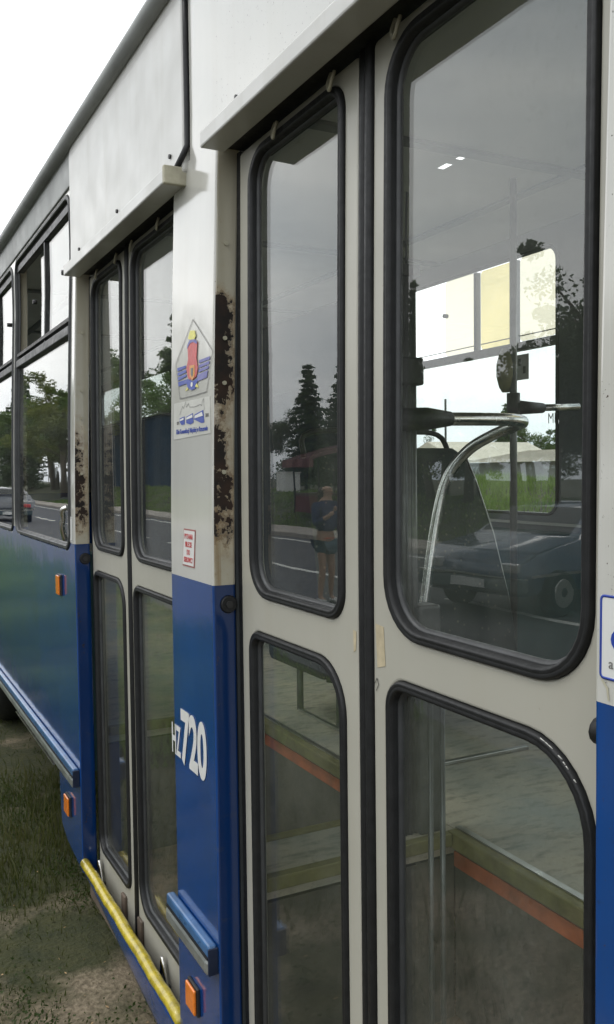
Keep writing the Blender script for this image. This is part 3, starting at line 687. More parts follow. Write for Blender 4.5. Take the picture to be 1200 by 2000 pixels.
# ---- lettering and stickers
num = P_('fleet_number', 'white fleet number HZ 720 on the blue pillar')
text('fleet_letters', 'HZ', 2.170, 1.033, .108, M['print_white'], num, sx=.46, bold=.0022, rot=0)
text('fleet_digits', '720', 2.098, 1.030, .182, M['print_white'], num, sx=.66, bold=.0062)
EMB = {
'outline': [(1.993, 2.111), (1.864, 2.022), (1.876, 1.983), (1.899, 1.933), (1.988, 1.931), (2.08, 1.931), (2.114, 2.02)],
'head': [(2.007, 2.087), (1.978, 2.083), (1.969, 2.069), (1.978, 2.062), (2.007, 2.065), (2.022, 2.07), (2.014, 2.081)],
'body': [(2.009, 2.065), (1.975, 2.062), (1.958, 2.053), (1.963, 2.017), (1.952, 1.992), (1.963, 1.974), (1.988, 1.968), (2.018, 1.974), (2.032, 1.999), (2.02, 2.02), (2.025, 2.05)],
'cap': [(2.009, 2.065), (1.975, 2.062), (1.959, 2.055), (1.96, 2.049), (1.985, 2.057), (2.006, 2.057), (2.026, 2.046), (2.025, 2.055)],
'tail': [(2.019, 1.972), (1.988, 1.965), (1.961, 1.969), (1.955, 1.963), (1.972, 1.946), (1.998, 1.945), (2.023, 1.953), (2.031, 1.965)],
'sh': [(2.008, 2.004), (1.973, 2.002), (1.973, 1.975), (1.988, 1.968), (2.006, 1.978)],
'w': [[(2.1, 2.008), (2.039, 2.008), (2.037, 2.002), (2.098, 1.999)], [(2.098, 1.996), (2.036, 1.998), (2.034, 1.991), (2.095, 1.988)], [(2.095, 1.985), (2.034, 1.987), (2.031, 1.981), (2.093, 1.976)], [(2.093, 1.973), (2.019, 1.974), (2.023, 1.964), (2.09, 1.962)]],
'v': [[(1.948, 2.01), (1.877, 2.011), (1.878, 2.004), (1.947, 2.003)], [(1.947, 1.999), (1.88, 2.001), (1.882, 1.994), (1.948, 1.992)], [(1.949, 1.989), (1.884, 1.991), (1.886, 1.984), (1.951, 1.982)], [(1.957, 1.977), (1.889, 1.981), (1.895, 1.965), (1.96, 1.962)]],
'foot': [[(2.039, 1.946), (2.025, 1.955), (2.019, 1.949)], [(1.949, 1.947), (1.961, 1.958), (1.972, 1.951)]],
't': [[(2.08, 1.883), (2.046, 1.886), (2.043, 1.867), (2.065, 1.866), (2.08, 1.873)], [(2.034, 1.884), (1.987, 1.89), (1.981, 1.868), (2.002, 1.864), (2.032, 1.869)], [(1.976, 1.886), (1.918, 1.893), (1.91, 1.864), (1.93, 1.864), (1.979, 1.875)]],
'tw': [[(2.030, 1.882), (1.989, 1.887), (1.987, 1.880), (2.030, 1.877)], [(1.971, 1.883), (1.925, 1.889), (1.918, 1.880), (1.974, 1.877)], [(2.076, 1.880), (2.050, 1.883), (2.050, 1.878), (2.076, 1.876)]],
'sky': [(2.08, 1.892), (2.069, 1.904), (2.06, 1.911), (2.052, 1.905), (2.038, 1.921), (2.033, 1.907), (2.018, 1.915), (2.011, 1.906), (1.977, 1.904), (1.938, 1.907), (1.928, 1.904), (1.926, 1.912), (1.916, 1.919), (1.911, 1.892)]}
em = P_('emblem_sticker', 'pentagon emblem with red figure, yellow top and blue winged stripes on the white pillar')
line_flat('emblem_outline', EMB['outline'], .0022, M['print_grey'], em, True, .0014)
for k in EMB['w']: flat('emblem_stripe', k, M['print_blue'], em, .0015)
for k in EMB['v']: flat('emblem_stripe', k, M['print_violet'], em, .0015)
flat('emblem_tail', EMB['tail'], M['print_blue'], em, .0017); flat('emblem_figure', EMB['body'], M['print_red'], em, .0022)
flat('emblem_collar', EMB['cap'], M['print_violet'], em, .0028); flat('emblem_shield', EMB['sh'], M['print_orange'], em, .0028)
flat('emblem_shield_mark', [(y*.45+1.99*.55, z*.6+1.987*.4) for y, z in EMB['sh']], M['print_grey'], em, .0034)
flat('emblem_head', EMB['head'], M['print_yellow'], em, .0022)
for k in EMB['foot']: flat('emblem_foot', k, M['print_yellow'], em, .0018)
flat('emblem_wheel_mark', [(1.993+.007*cos(a), 1.958+.006*sin(a)) for a in np.linspace(0, 2*pi, 10, endpoint=False)], M['print_white'], em, .0024)
tr = P_('club_sticker', 'small sticker with three blue trams under a skyline and a line of text')
flat('sticker_film', [(2.125, 1.922), (1.878, 1.922), (1.872, 1.838), (2.125, 1.832)], simple('aged_clear_film', (.455, .455, .415), .4), tr, .0005)
for k in EMB['t']: flat('tram_print', k, M['print_blue'], tr, .0014)
for k in EMB['tw']: flat('tram_windows', k, M['print_white'], tr, .0020)
line_flat('skyline_print', EMB['sky'], .0014, M['print_grey'], tr, False, .0014)
text('sticker_text', 'Klub Komunikacji Miejskiej w Rzeszowie', 2.106, 1.845, .0165, M['print_blue'], tr, sx=.80, off=.0014, bold=.0002)
text('sticker_number', '2004', 1.905, 1.876, .012, M['print_grey'], tr, off=.0014, sx=.9); text('sticker_number', 'KM', 2.102, 1.868, .012, M['print_grey'], tr, off=.0014)
red = P_('red_text_sticker', 'narrow white sticker with four lines of red capitals')
flat('sticker_edge', [(2.051, 1.614), (1.969, 1.614), (1.979, 1.523), (2.063, 1.523)], M['red_film'], red, .0006)
flat('sticker_face', [(2.047, 1.6105), (1.973, 1.6105), (1.983, 1.5265), (2.059, 1.5265)], M['print_white'], red, .0014)
for s_, z in (('PYTANIA', 1.590), ('BILECIE', 1.571), ('DO', 1.552), ('KIEROWCY', 1.5335)):
    text('sticker_text', s_, 2.016-(1.571-z)*-.08, z, .0175, M['print_red'], red, off=.0021, align='CENTER', sx=.82 if len(s_) < 8 else .68, bold=.0003)
lab_ = P_('small_white_label', 'small white notice with dark border beside the far door')
flat('label_film', [(3.345, 1.592), (3.275, 1.592), (3.275, 1.50), (3.352, 1.50)], M['print_white'], lab_, .0006)
line_flat('label_border', [(3.343, 1.588), (3.277, 1.588), (3.277, 1.504), (3.349, 1.504)], .002, M['print_grey'], lab_, True, .0014)
for k, z in enumerate((1.567, 1.548, 1.526)): text('label_text', ('I', 'T', 'M')[k], 3.318, z, .018, M['print_grey'], lab_, off=.0016)
sg = P_('blue_framed_sticker', 'white sticker with rounded blue frame and blue sign on the near panel')
ring('sticker_frame', rrect(.575, .703, 1.521, 1.613, .006, 4), [(0, 0), (0, -.0008), (.0028, -.0008), (.0028, 0)], -.0004, M['print_blue'], sg, lean)
flat('sticker_film', [(.702, 1.522), (.576, 1.522), (.576, 1.612), (.702, 1.612)], M['print_white'], sg, .0004)
flat('sticker_symbol', [(.648+.039*cos(a), 1.566+.020*sin(a)) for a in np.linspace(0, 2*pi, 24, endpoint=False)], M['print_blue'], sg, .0012)
text('sticker_text', 'a', .690, 1.534, .016, M['print_grey'], sg, off=.0012)
line_flat('peeling_tape', [(.699, 1.519), (.692, 1.512), (.690, 1.500)], .003, M['gutter_end'], bus, False, .0008)
# silver handle on the window near the far door
tube('chrome_handle', spline([(.0, 3.40, 1.50), (-.014, 3.385, 1.55), (-.012, 3.375, 1.585), (-.016, 3.362, 1.615), (.0, 3.35, 1.625)], 5), .010, M['chrome'], bus, 8)
# scuffs on the door edge
for y, z in ((1.262, 1.378),):
    line_flat('scuff_mark', [(y, z), (y-.008, z+.012), (y-.003, z+.022), (y+.004, z+.012)], .0014, M['dark'], bus, False, .0008, .0595)
# ---- interior
FL = .80
bm = bmesh.new()
box_bm(bm, .672, 2.2315, -2.95, 12.1, .74, FL); box_bm(bm, .10, .670, 1.862, 2.03, .74, FL); box_bm(bm, .10, .670, 3.26, 12.1, .74, FL); box_bm(bm, .10, .670, -2.95, .70, .74, FL)
from_bm('floor', bm, M['floor'], bus)
box('inner_side_lining', .0565, .098, 3.265, 12.1, .64, 1.45, M['teal'], bus); box('inner_side_lining', .0565, .098, -2.95, .70, .30, 1.45, M['teal'], bus)
box('pillar_lining', .0565, .10, 1.862, 2.03, .30, 2.46, M['interior_dark'], bus)
for a, b in ((.705, 1.86), (2.032, 3.258)):
    st = P_('step_well')
    box('step_riser', .668, .6715, a, b, .30, .760, M['riser'], st); box('orange_band', .6635, .6675, a, b, .705, .745, M['orange'], st)
    box('step_nosing', .640, .6715, a, b, .764, .806, M['nosing'], st, bev=.004)
    box('nosing_edge', .668, .686, a, b, .8065, .810, M['alu'], st)
    box('lower_tread', .10, .667, a, b, .27, .30, M['tread'], st)
    box('side_riser', .11, .66, b-.004, b-.0005, .30, .735, M['riser'], st); box('side_riser', .11, .66, a+.0005, a+.004, .30, .735, M['riser'], st)
    box('side_nosing', .11, .638, b-.028, b-.0005, .772, .806, M['nosing'], st, bev=.003); box('side_nosing', .11, .638, a+.0005, a+.028, .772, .806, M['nosing'], st, bev=.003)
box('floor_strip', .845, 1.292, 2.283, 2.303, .8005, .812, M['alu'], bus, bev=.002); box('floor_strip', .829, .843, 2.28, 3.1, .8005, .812, M['alu'], bus, bev=.002)
# door post with its clamps and cable
dp = P_('door_post')
for dx in (0, .017, .034): tube('post_profile', [(.535+dx, 1.90, .80), (.535+dx, 1.90, 2.24)], .0105, M['dull_alu'], dp, 8)
box('post_back', .526, .578, 1.905, 1.925, .80, 2.24, M['dark'], dp, bev=.002)
box('post_top', .518, .586, 1.885, 1.93, 2.24, 2.27, M['dark'], dp, bev=.003)
box('post_lower', .565, .635, 1.87, 1.935, .80, 1.40, M['dull_alu'], dp, bev=.008)
box('post_clamp', .512, .590, 1.875, 1.94, 1.965, 2.035, M['rubber'], dp, bev=.006)
tube('post_cable', spline([(.53, 1.91, 2.27), (.525, 1.91, 2.33), (.55, 1.92, 2.38), (.55, 1.92, 2.46)], 6), .004, M['dark'], dp, 6); tube('post_cable', spline([(.56, 1.91, 2.27), (.56, 1.91, 2.36), (.57, 1.92, 2.46)], 6), .003, M['dark'], dp, 6)
for x, y in ((.15, 1.235), (.175, 1.235)): tube('door_arm', [(x, y, .30), (x, y, 1.38)], .005, M['dull_alu'], bus, 8)
hr = P_('handrail')
tube('rail_bracket', [(.50, 1.88, 1.876), (.60, 1.885, 1.880), (.68, 1.89, 1.882)], [.030, .030, .019], M['rubber'], hr, 14)
tube('bent_rail', spline([(.60, 1.885, 1.88), (.80, 1.91, 1.884), (.93, 1.94, 1.886), (1.02, 2.0, 1.884), (1.055, 2.08, 1.876), (1.045, 2.16, 1.855), (1.01, 2.24, 1.81), (.965, 2.285, 1.73), (.93, 2.30, 1.60), (.88, 2.30, 1.33), (.84, 2.298, 1.1), (.837, 2.298, .95), (.837, 2.298, .80)], 7), .0178, M['chrome'], hr, 14)
pl = P_('pole_with_validator')
tube('pole', [(1.6, 2.72, .80), (1.6, 2.72, 2.87)], .0145, M['dull_alu'], pl, 12)
tube('bell_push', [(1.583, 2.745, z) for z in (2.05, 2.07, 2.11, 2.16, 2.20, 2.22)], [.014, .026, .036, .036, .026, .014], M['nosing'], pl, 14)
tube('pole_clamp', [(1.6, 2.72, 1.93), (1.6, 2.72, 2.045)], .026, M['rubber'], pl, 12); tube('arm_bracket', [(1.60, 2.72, 1.99), (1.75, 2.72, 1.99)], [.030, .020], M['rubber'], pl, 12)
tube('arm_rail', [(1.72, 2.72, 1.99), (1.94, 2.72, 2.00)], .014, M['chrome'], pl, 12)
# seat seen from behind
st = P_('seat', 'high-backed bus seat in dark patterned fabric')
def loft(name, secs, mat, parent):
    V = [p for s in secs for p in s]; m = len(secs[0]); F = [(i*m+j, i*m+(j+1) % m, (i+1)*m+(j+1) % m, (i+1)*m+j) for i in range(len(secs)-1) for j in range(m)]
    bm = bmesh.new(); vv = [bm.verts.new(v) for v in V]
    for f_ in F: bm.faces.new([vv[k] for k in f_])
    bm.faces.new([vv[k] for k in range(m)][::-1]); bm.faces.new([vv[k] for k in range(len(V)-m, len(V))]); return from_bm(name, bm, mat, parent, True)
secs = []
for z, y, x0, x1, th in ((1.02, 2.66, .72, 1.56, .10), (1.25, 2.70, .72, 1.55, .10), (1.5, 2.78, .74, 1.54, .09), (1.7, 2.86, .76, 1.52, .08), (1.80, 2.90, .79, 1.50, .07), (1.835, 2.915, .84, 1.45, .045)):
    secs.append([(x0, y, z), (x0+.03, y-th/2, z), (x1-.03, y-th/2, z), (x1, y, z), (x1-.03, y+th/2, z), (x0+.03, y+th/2, z)])
loft('backrest', secs, M['seat'], st)
tube('backrest_piping', [(1.562, 2.655, 1.02), (1.552, 2.695, 1.25), (1.542, 2.775, 1.5), (1.522, 2.855, 1.7), (1.502, 2.895, 1.80)], .004, M['alu'], st, 6)
tube('seat_grab_rail', spline([(.78, 2.93, 1.80), (.82, 2.95, 1.895), (1.2, 2.96, 1.90), (1.40, 2.95, 1.89), (1.45, 2.93, 1.80)], 5), .011, M['rubber'], st, 8)
box('cushion', .74, 1.54, 2.74, 3.2, 1.0, 1.12, M['seat'], st, bev=.03, smooth=True)
for x_, y_ in ((.85, 2.80), (1.45, 2.80), (.85, 3.12), (1.45, 3.12)): tube('seat_leg', [(x_, y_, .80), (x_, y_, 1.0)], .014, M['dull_alu'], st, 8)
# notice stuck on the far window
box('window_notice', 2.262, 2.2655, 3.385, 3.475, 2.19, 2.315, M['print_white'], bus)
for q_ in ((3.44, 2.26), (3.405, 2.22)): box('notice_mark', 2.2605, 2.2618, q_[0], q_[0]+.018, q_[1], q_[1]+.035, M['dark'], bus)
text('scratched_letters', 'ML', 3.255, 1.965, .07, M['print_white'], bus, x=2.268, off=.001, fn=None, sx=.8)
# wheel
def bus_wheel(y):
    e = P_('wheel'); prof = [(.02, .27), (.02, .40), (.04, .47), (.10, .50), (.22, .50), (.28, .47), (.30, .40), (.30, .27)]; n = 40; m = len(prof)
    V = [(.10+a, y+b*cos(2*pi*i/n), .50+b*sin(2*pi*i/n)) for i in range(n) for a, b in prof]; F = [(i*m+j, i*m+j+1, ((i+1) % n)*m+j+1, ((i+1) % n)*m+j) for i in range(n) for j in range(m-1)]
    from_np('tyre', V, F, M['rubber'], e, True); tube('wheel_rim', [(.14, y, .5), (.34, y, .5)], [.27, .27], M['dark'], e, 24)
bus_wheel(6.6)
box('underfloor', .75, 2.2, -2.9, 12, .50, .735, M['dark'], bus)
box('wheel_arch', .42, .60, 5.8, 7.4, .30, .73, M['dark'], bus)
tube('air_hose', spline([(.06, 3.62, .56), (.03, 3.70, .45), (.05, 3.66, .34), (.12, 3.6, .30)], 6), .012, M['gutter_end'], bus, 8)

# ------------------------------------------------------------------ surroundings seen in the reflections and through the windows
def car(name, lab, loc, rz, paint):
    e = empty(name, loc); tag(e, lab, 'car')
    prof = [(-1.95, .30), (-2.02, .55), (-1.98, .80), (-1.90, .86), (-1.75, 1.10), (-1.50, 1.36), (-1.1, 1.41), (-.2, 1.42), (.25, 1.36), (.90, .98), (1.75, .84), (1.98, .70), (2.02, .50), (1.97, .28)]
    def wid(z, x): return (.84 if z < .9 else .84-.26*min((z-.9)/.5, 1)**1.1)-(.10 if abs(x) > 1.9 else 0)
    bm = bmesh.new(); top = []; rows = []
    for s in (-1, 1):
        rows.append([bm.verts.new((x, s*wid(z, x), z)) for x, z in prof])
    n = len(prof)
    for i in range(n): bm.faces.new((rows[0][i], rows[0][(i+1) % n], rows[1][(i+1) % n], rows[1][i]))
    bm.faces.new(rows[0][::-1]); bm.faces.new(rows[1]); bmesh.ops.recalc_face_normals(bm, faces=bm.faces)
    for x in (-1.22, 1.25):   # arches cut as dark boxes would hide; keep body, wheels stand proud
        pass
    bmesh.ops.bevel(bm, geom=bm.edges[:], offset=.045, segments=3, affect='EDGES'); from_bm('car_body', bm, paint, e, True)
    gm = M['car_glass']
    for s in (-1, 1):
        for pts in ([(-1.62, .97), (-1.42, 1.28), (-1.10, 1.33), (-.98, .97)], [(-.92, .97), (-1.0, 1.34), (-.22, 1.35), (-.18, .97)], [(-.12, .97), (-.16, 1.35), (.20, 1.30), (.72, .98)]):
            bm = bmesh.new(); a = [bm.verts.new((x, s*(wid(z, x)+.006), z)) for x, z in pts]; b = [bm.verts.new((x, s*(wid(z, x)-.02), z)) for x, z in pts]
            bm.faces.new(a); bm.faces.new(b[::-1]); [bm.faces.new((a[i], b[i], b[(i+1) % 4], a[(i+1) % 4])) for i in range(4)]
            bmesh.ops.recalc_face_normals(bm, faces=bm.faces); from_bm('side_glass', bm, gm, e)
        for x in (-.94, -.14): box('door_seam', x-.006, x+.006, s*.842-.004, s*.842+.004, .38, .92, M['dark'], e)
        box('side_trim', -1.9, 1.9, s*.838-.012, s*.838+.014, .545, .575, M['alu'], e)
        box('headlight', 1.955, 2.03, min(s*.45, s*.70), max(s*.45, s*.70), .60, .72, M['lamp_glass'], e, bev=.02)
        box('tail_light', -2.03, -1.96, min(s*.5, s*.72), max(s*.5, s*.72), .62, .80, M['print_red'], e, bev=.02)
    for x0, z0, x1, z1, hw in ((.86, 1.01, .30, 1.35, .58), (-1.74, 1.12, -1.54, 1.33, .56)):
        bm = bmesh.new(); dx = .018 if x0 > 0 else -.018
        a = [bm.verts.new(p) for p in ((x0+dx, -hw-.1, z0+.01), (x0+dx, hw+.1, z0+.01), (x1+dx, hw-.03, z1+.012), (x1+dx, -hw+.03, z1+.012))]; f_ = bm.faces.new(a)
        bmesh.ops.solidify(bm, geom=[f_], thickness=.012); from_bm('windscreen', bm, gm, e)
    for x, z in ((2.0, .42), (-2.0, .42)):
        box('bumper', x-.07, x+.07, -.80, .80, z-.09, z+.09, M['bumper'], e, bev=.04); box('bumper_trim', x-.075, x+.075, -.79, .79, z+.095, z+.115, M['alu'], e)
        box('number_plate', x+(.072 if x > 0 else -.082), x+(.082 if x > 0 else -.072), -.26, .26, z-.05, z+.06, M['print_white'], e)
    for x in (-1.22, 1.25):
        for s in (-1, 1):
            w = bpy.data.objects.new('wheel', None); COL.objects.link(w); w.parent = e
            tube('tyre', [(x, s*.66, .30), (x, s*.68, .30), (x, s*.82, .30), (x, s*.85, .30)], [.27, .30, .30, .275], M['rubber'], w, 28)
            tube('wheel_rim', [(x, s*.845, .30), (x, s*.858, .30)], [.20, .185], M['alu'], w, 20); tube('hub_cap', [(x, s*.858, .30), (x, s*.872, .30)], [.06, .04], M['dark'], w, 12)
    e.rotation_euler = (0, 0, rz); return e
M['car_glass'] = simple('dark_car_glass', (.02, .025, .028), .05, 0, .8, .05); M['bumper'] = simple('blue_grey_bumper', (.05, .075, .08), .5)
M['car_blue'] = simple('blue_car_paint', (.012, .045, .10), .3, 0, .9, .05); M['car_grey'] = simple('dark_grey_car_paint', (.07, .075, .08), .3, .2, .9, .05); M['car_silver'] = simple('silver_car_paint', (.38, .39, .40), .35, .5, .8, .05)
# blue car crossing the road, its front towards the bus
car('parked_car', 'blue hatchback on the road facing the bus', (-7.80, 9.15, .006), math.atan2(-.24, .97), M['car_blue'])
car('parked_car', 'dark grey car parked along the near kerb', (-4.5, 36, .006), pi/2, M['car_grey'])
car('parked_car', 'silver car parked behind the grey car', (-4.6, 45, .006), pi/2, M['car_silver'])

def person(loc, rz):
    e = empty('person', loc); tag(e, 'person in navy jacket, orange hem and short denim shorts standing on the road', 'person')
    def skin(name, verts, edges, radii, mat, root=0, lv=2):
        me = bpy.data.meshes.new(name); me.from_pydata(verts, edges, []); ob = bpy.data.objects.new(name, me); COL.objects.link(ob)
        m = ob.modifiers.new('s', 'SKIN'); m.use_smooth_shade = True; s = ob.modifiers.new('d', 'SUBSURF'); s.levels = lv; s.render_levels = lv
        for i, r in enumerate(radii): ob.data.skin_vertices[0].data[i].radius = r if isinstance(r, tuple) else (r, r); ob.data.skin_vertices[0].data[i].use_root = (i == root)
        dg = bpy.context.evaluated_depsgraph_get(); out = bpy.data.meshes.new_from_object(ob.evaluated_get(dg)); out.name = name
        bpy.data.objects.remove(ob); out.materials.clear(); out.materials.append(mat)
        for p in out.polygons: p.use_smooth = True
        return add(bpy.data.objects.new(name, out), e)
    sk = simple('skin', (.42, .25, .17), .5, var=.05)
    V = [(0, 0, .90), (0, 0, 1.10), (0, -.01, 1.30), (0, 0, 1.40), (0, .01, 1.47), (0, .02, 1.56), (0, .02, 1.63),
         (.09, 0, .84), (.12, .02, .48), (.15, -.03, .10), (.16, .07, .035), (-.09, 0, .84), (-.10, .03, .48), (-.15, .0, .10), (-.16, .10, .035),
         (.16, 0, 1.35), (.24, .0, 1.12), (.22, .10, .90), (.21, .13, .82), (-.16, 0, 1.35), (-.25, .04, 1.12), (-.22, .24, 1.22), (-.20, .30, 1.28)]
    E = [(0, 1), (1, 2), (2, 3), (3, 4), (4, 5), (5, 6), (0, 7), (7, 8), (8, 9), (9, 10), (0, 11), (11, 12), (12, 13), (13, 14), (3, 15), (15, 16), (16, 17), (17, 18), (3, 19), (19, 20), (20, 21), (21, 22)]
    R = [(.13, .10), (.11, .085), (.14, .09), (.06, .05), .045, .085, .07, .085, .055, .036, (.04, .03), .085, .055, .036, (.04, .03), .05, .04, .03, .028, .05, .04, .03, .028]
    skin('body', V, E, R, sk)
    for hx, hy, hz, dz in ((.21, .13, .81, -1), (-.20, .31, 1.29, 1)):
        for k in range(5):
            o_ = (k-2)*.013; L_ = (.045, .062, .07, .064, .05)[k]
            tube('finger', spline([(hx+o_*.6, hy, hz), (hx+o_, hy+.012, hz+dz*L_*.5), (hx+o_, hy+.024, hz+dz*L_)], 3), [.009]*7, sk, e, 6)
    jk = simple('navy_jacket_cloth', (.012, .022, .085), .85, var=.2, scale=15, bump=.4)
    skin('jacket', [(0, 0, .98), (0, 0, 1.12), (0, -.01, 1.30), (0, 0, 1.42), (.17, 0, 1.36), (.25, 0, 1.12), (.225, .09, .93), (-.17, 0, 1.36), (-.26, .04, 1.12), (-.225, .21, 1.20)],
         [(0, 1), (1, 2), (2, 3), (2, 4), (4, 5), (5, 6), (2, 7), (7, 8), (8, 9)], [(.17, .13), (.15, .12), (.17, .115), (.08, .07), .07, .055, .045, .07, .055, .045], jk)
    skin('hem', [(0, 0, .90), (0, 0, .955)], [(0, 1)], [(.165, .125), (.165, .125)], simple('orange_cloth', (.50, .10, .05), .8), lv=1)
    skin('shorts', [(0, 0, .88), (.09, 0, .82), (.10, .01, .66), (-.09, 0, .82), (-.095, .01, .66)], [(0, 1), (1, 2), (0, 3), (3, 4)], [(.15, .125), .105, .09, .105, .09], simple('denim', (.04, .08, .11), .85, var=.2, scale=30))
    skin('hair', [(0, -.01, 1.60), (0, -.05, 1.53), (0, -.07, 1.36)], [(0, 1), (1, 2)], [.095, .085, .045], simple('dark_hair', (.03, .018, .012), .6))
    tube('nose', [(0, .105, 1.575), (0, .125, 1.555)], [.008, .014], sk, e, 8)
    for s in (-1, 1):
        tube('eye', [(s*.03, .098, 1.595), (s*.03, .104, 1.595)], .009, M['dark'], e, 8); tube('ear', [(s*.085, .02, 1.59), (s*.098, .02, 1.57)], .014, sk, e, 8)
        tube('shoe', [(s*.155, -.05, .035), (s*.16, .05, .04), (s*.165, .14, .03)], [.035, .045, .03], M['print_white'], e, 10)
    tube('mouth', [(-.02, .108, 1.53), (.02, .108, 1.53)], .005, M['print_red'], e, 6)
    e.rotation_euler = (0, 0, rz)
person((-4.72, 10.3, .006), radians(160))

# dark blue hoarding, red awning stall, white cabinet across the road
def hoarding():
    e = empty('blue_shed', (-19.5, 63, .9)); tag(e, 'dark blue sheet-clad shed on the grass across the road', 'shed')
    box('shed_wall', -8, -.03, 0, 22, 0, 5.6, M['hoarding'], e)
    for k in range(18): box('cladding_sheet', -.028, 0, 1.22*k, 1.22*k+1.2, .1, 5.5, M['hoarding'], e, bev=.008)
    box('shed_roof', -8.3, .3, -.3, 22.3, 5.61, 5.8, M['dark'], e)
hoarding()
def stall():
    e = empty('market_stall', (-15.2, 29.5, .35)); tag(e, 'small roadside stall with red and pink awning', 'stall')
    for x, y in ((-.9, -1), (.9, -1), (-.9, 1), (.9, 1)): tube('leg', [(x, y, 0), (x, y, 2.2)], .03, M['dark'], e, 8)
    for k in range(6):
        y0 = -1.2+.4*k; m = M['awning_red'] if k % 2 else M['pink']
        bm = bmesh.new(); a = [bm.verts.new(p) for p in ((-1.1, y0, 2.75), (1.25, y0, 2.1), (1.25, y0+.398, 2.1), (-1.1, y0+.398, 2.75))]; f_ = bm.faces.new(a); bmesh.ops.solidify(bm, geom=[f_], thickness=.02); from_bm('awning_strip', bm, m, e)
        box('awning_valance', 1.24, 1.26, y0, y0+.398, 1.8, 2.10, m, e)
    box('counter', -.7, .9, -1, 1, .75, .85, M['bark'], e); box('counter_front', .86, .9, -.98, .98, .05, .75, M['awning_red'], e)
M['pink'] = simple('pink_cloth', (.16, .06, .06), .8); M['awning_red'] = simple('dark_red_cloth', (.10, .018, .018), .8); stall()
def cabinet():
    e = empty('utility_cabinet', (-19.3, 41.2, .95)); tag(e, 'white utility cabinet on the grass beyond the pavement', 'cabinet')
    box('cabinet_body', -.35, .35, -.6, .6, .1, 1.05, M['print_white'], e, bev=.02); box('cabinet_plinth', -.38, .38, -.63, .63, 0, .1, M['kerb'], e); box('cabinet_roof', -.4, .4, -.65, .65, 1.051, 1.10, M['alu'], e)
    box('cabinet_door', .35, .365, -.55, -.02, .2, .98, M['print_white'], e, bev=.004); box('cabinet_door', .35, .365, .02, .55, .2, .98, M['print_white'], e, bev=.004)
cabinet()
# garages with a pale roof and a lettered wall on the far side of the bus
def garages():
    e = empty('garage_row', (24.5, 30, .1)); tag(e, 'low grey garage building with pale roof and lettering CENTA', 'garage')
    box('garage_wall', 0, 6, -14, 12, 0, 1.92, M['wall_plaster'], e)
    bm = bmesh.new(); a = [bm.verts.new(p) for p in ((-.5, -14.3, 1.93), (-.5, 12.3, 1.93), (5, 12.3, 2.55), (5, -14.3, 2.55))]; f_ = bm.faces.new(a); bmesh.ops.solidify(bm, geom=[f_], thickness=-.10); from_bm('garage_roof', bm, M['roof_pale'], e)
    gb = bpy.data.objects.new('gable_roof', None); COL.objects.link(gb); gb.parent = e
    bm = bmesh.new(); P4 = [(-.3, 3.0, 2.05), (-.3, 8.0, 2.05), (-.3, 5.5, 3.0)]; Q4 = [(6, y, z) for _, y, z in P4]
    a = [bm.verts.new(p) for p in P4]; b = [bm.verts.new(p) for p in Q4]; bm.faces.new(a); bm.faces.new(b[::-1]); [bm.faces.new((a[i], b[i], b[(i+1) % 3], a[(i+1) % 3])) for i in range(3)]; bmesh.ops.recalc_face_normals(bm, faces=bm.faces); from_bm('gable', bm, M['roof_pale'], gb)
    text('sign_letters', 'CENTA', 3.6, 1.42, .48, M['sign_letter'], e, x=-.02, off=.0, fn=None, sx=1.15, bold=.012, ext=.01)
    for k in range(7): box('garage_door', -.04, -.002, -13+3.4*k-(.0), -13+3.4*k+2.2, .05, 1.3, M['roof_dark'], e)
    s = empty('shed', (30, 24, .1)); tag(s, 'dark roofed shed behind the pale garage roof', 'shed'); box('shed_wall', 0, 8, -7, 6, 0, 2.6, M['wall_plaster'], s)
    box('shed_roof', -.4, 8.4, -7.3, 6.3, 2.601, 2.95, M['roof_dark'], s); box('shed_fascia', -.46, -.402, -7.3, 6.3, 2.88, 3.0, M['roof_pale'], s)
garages()
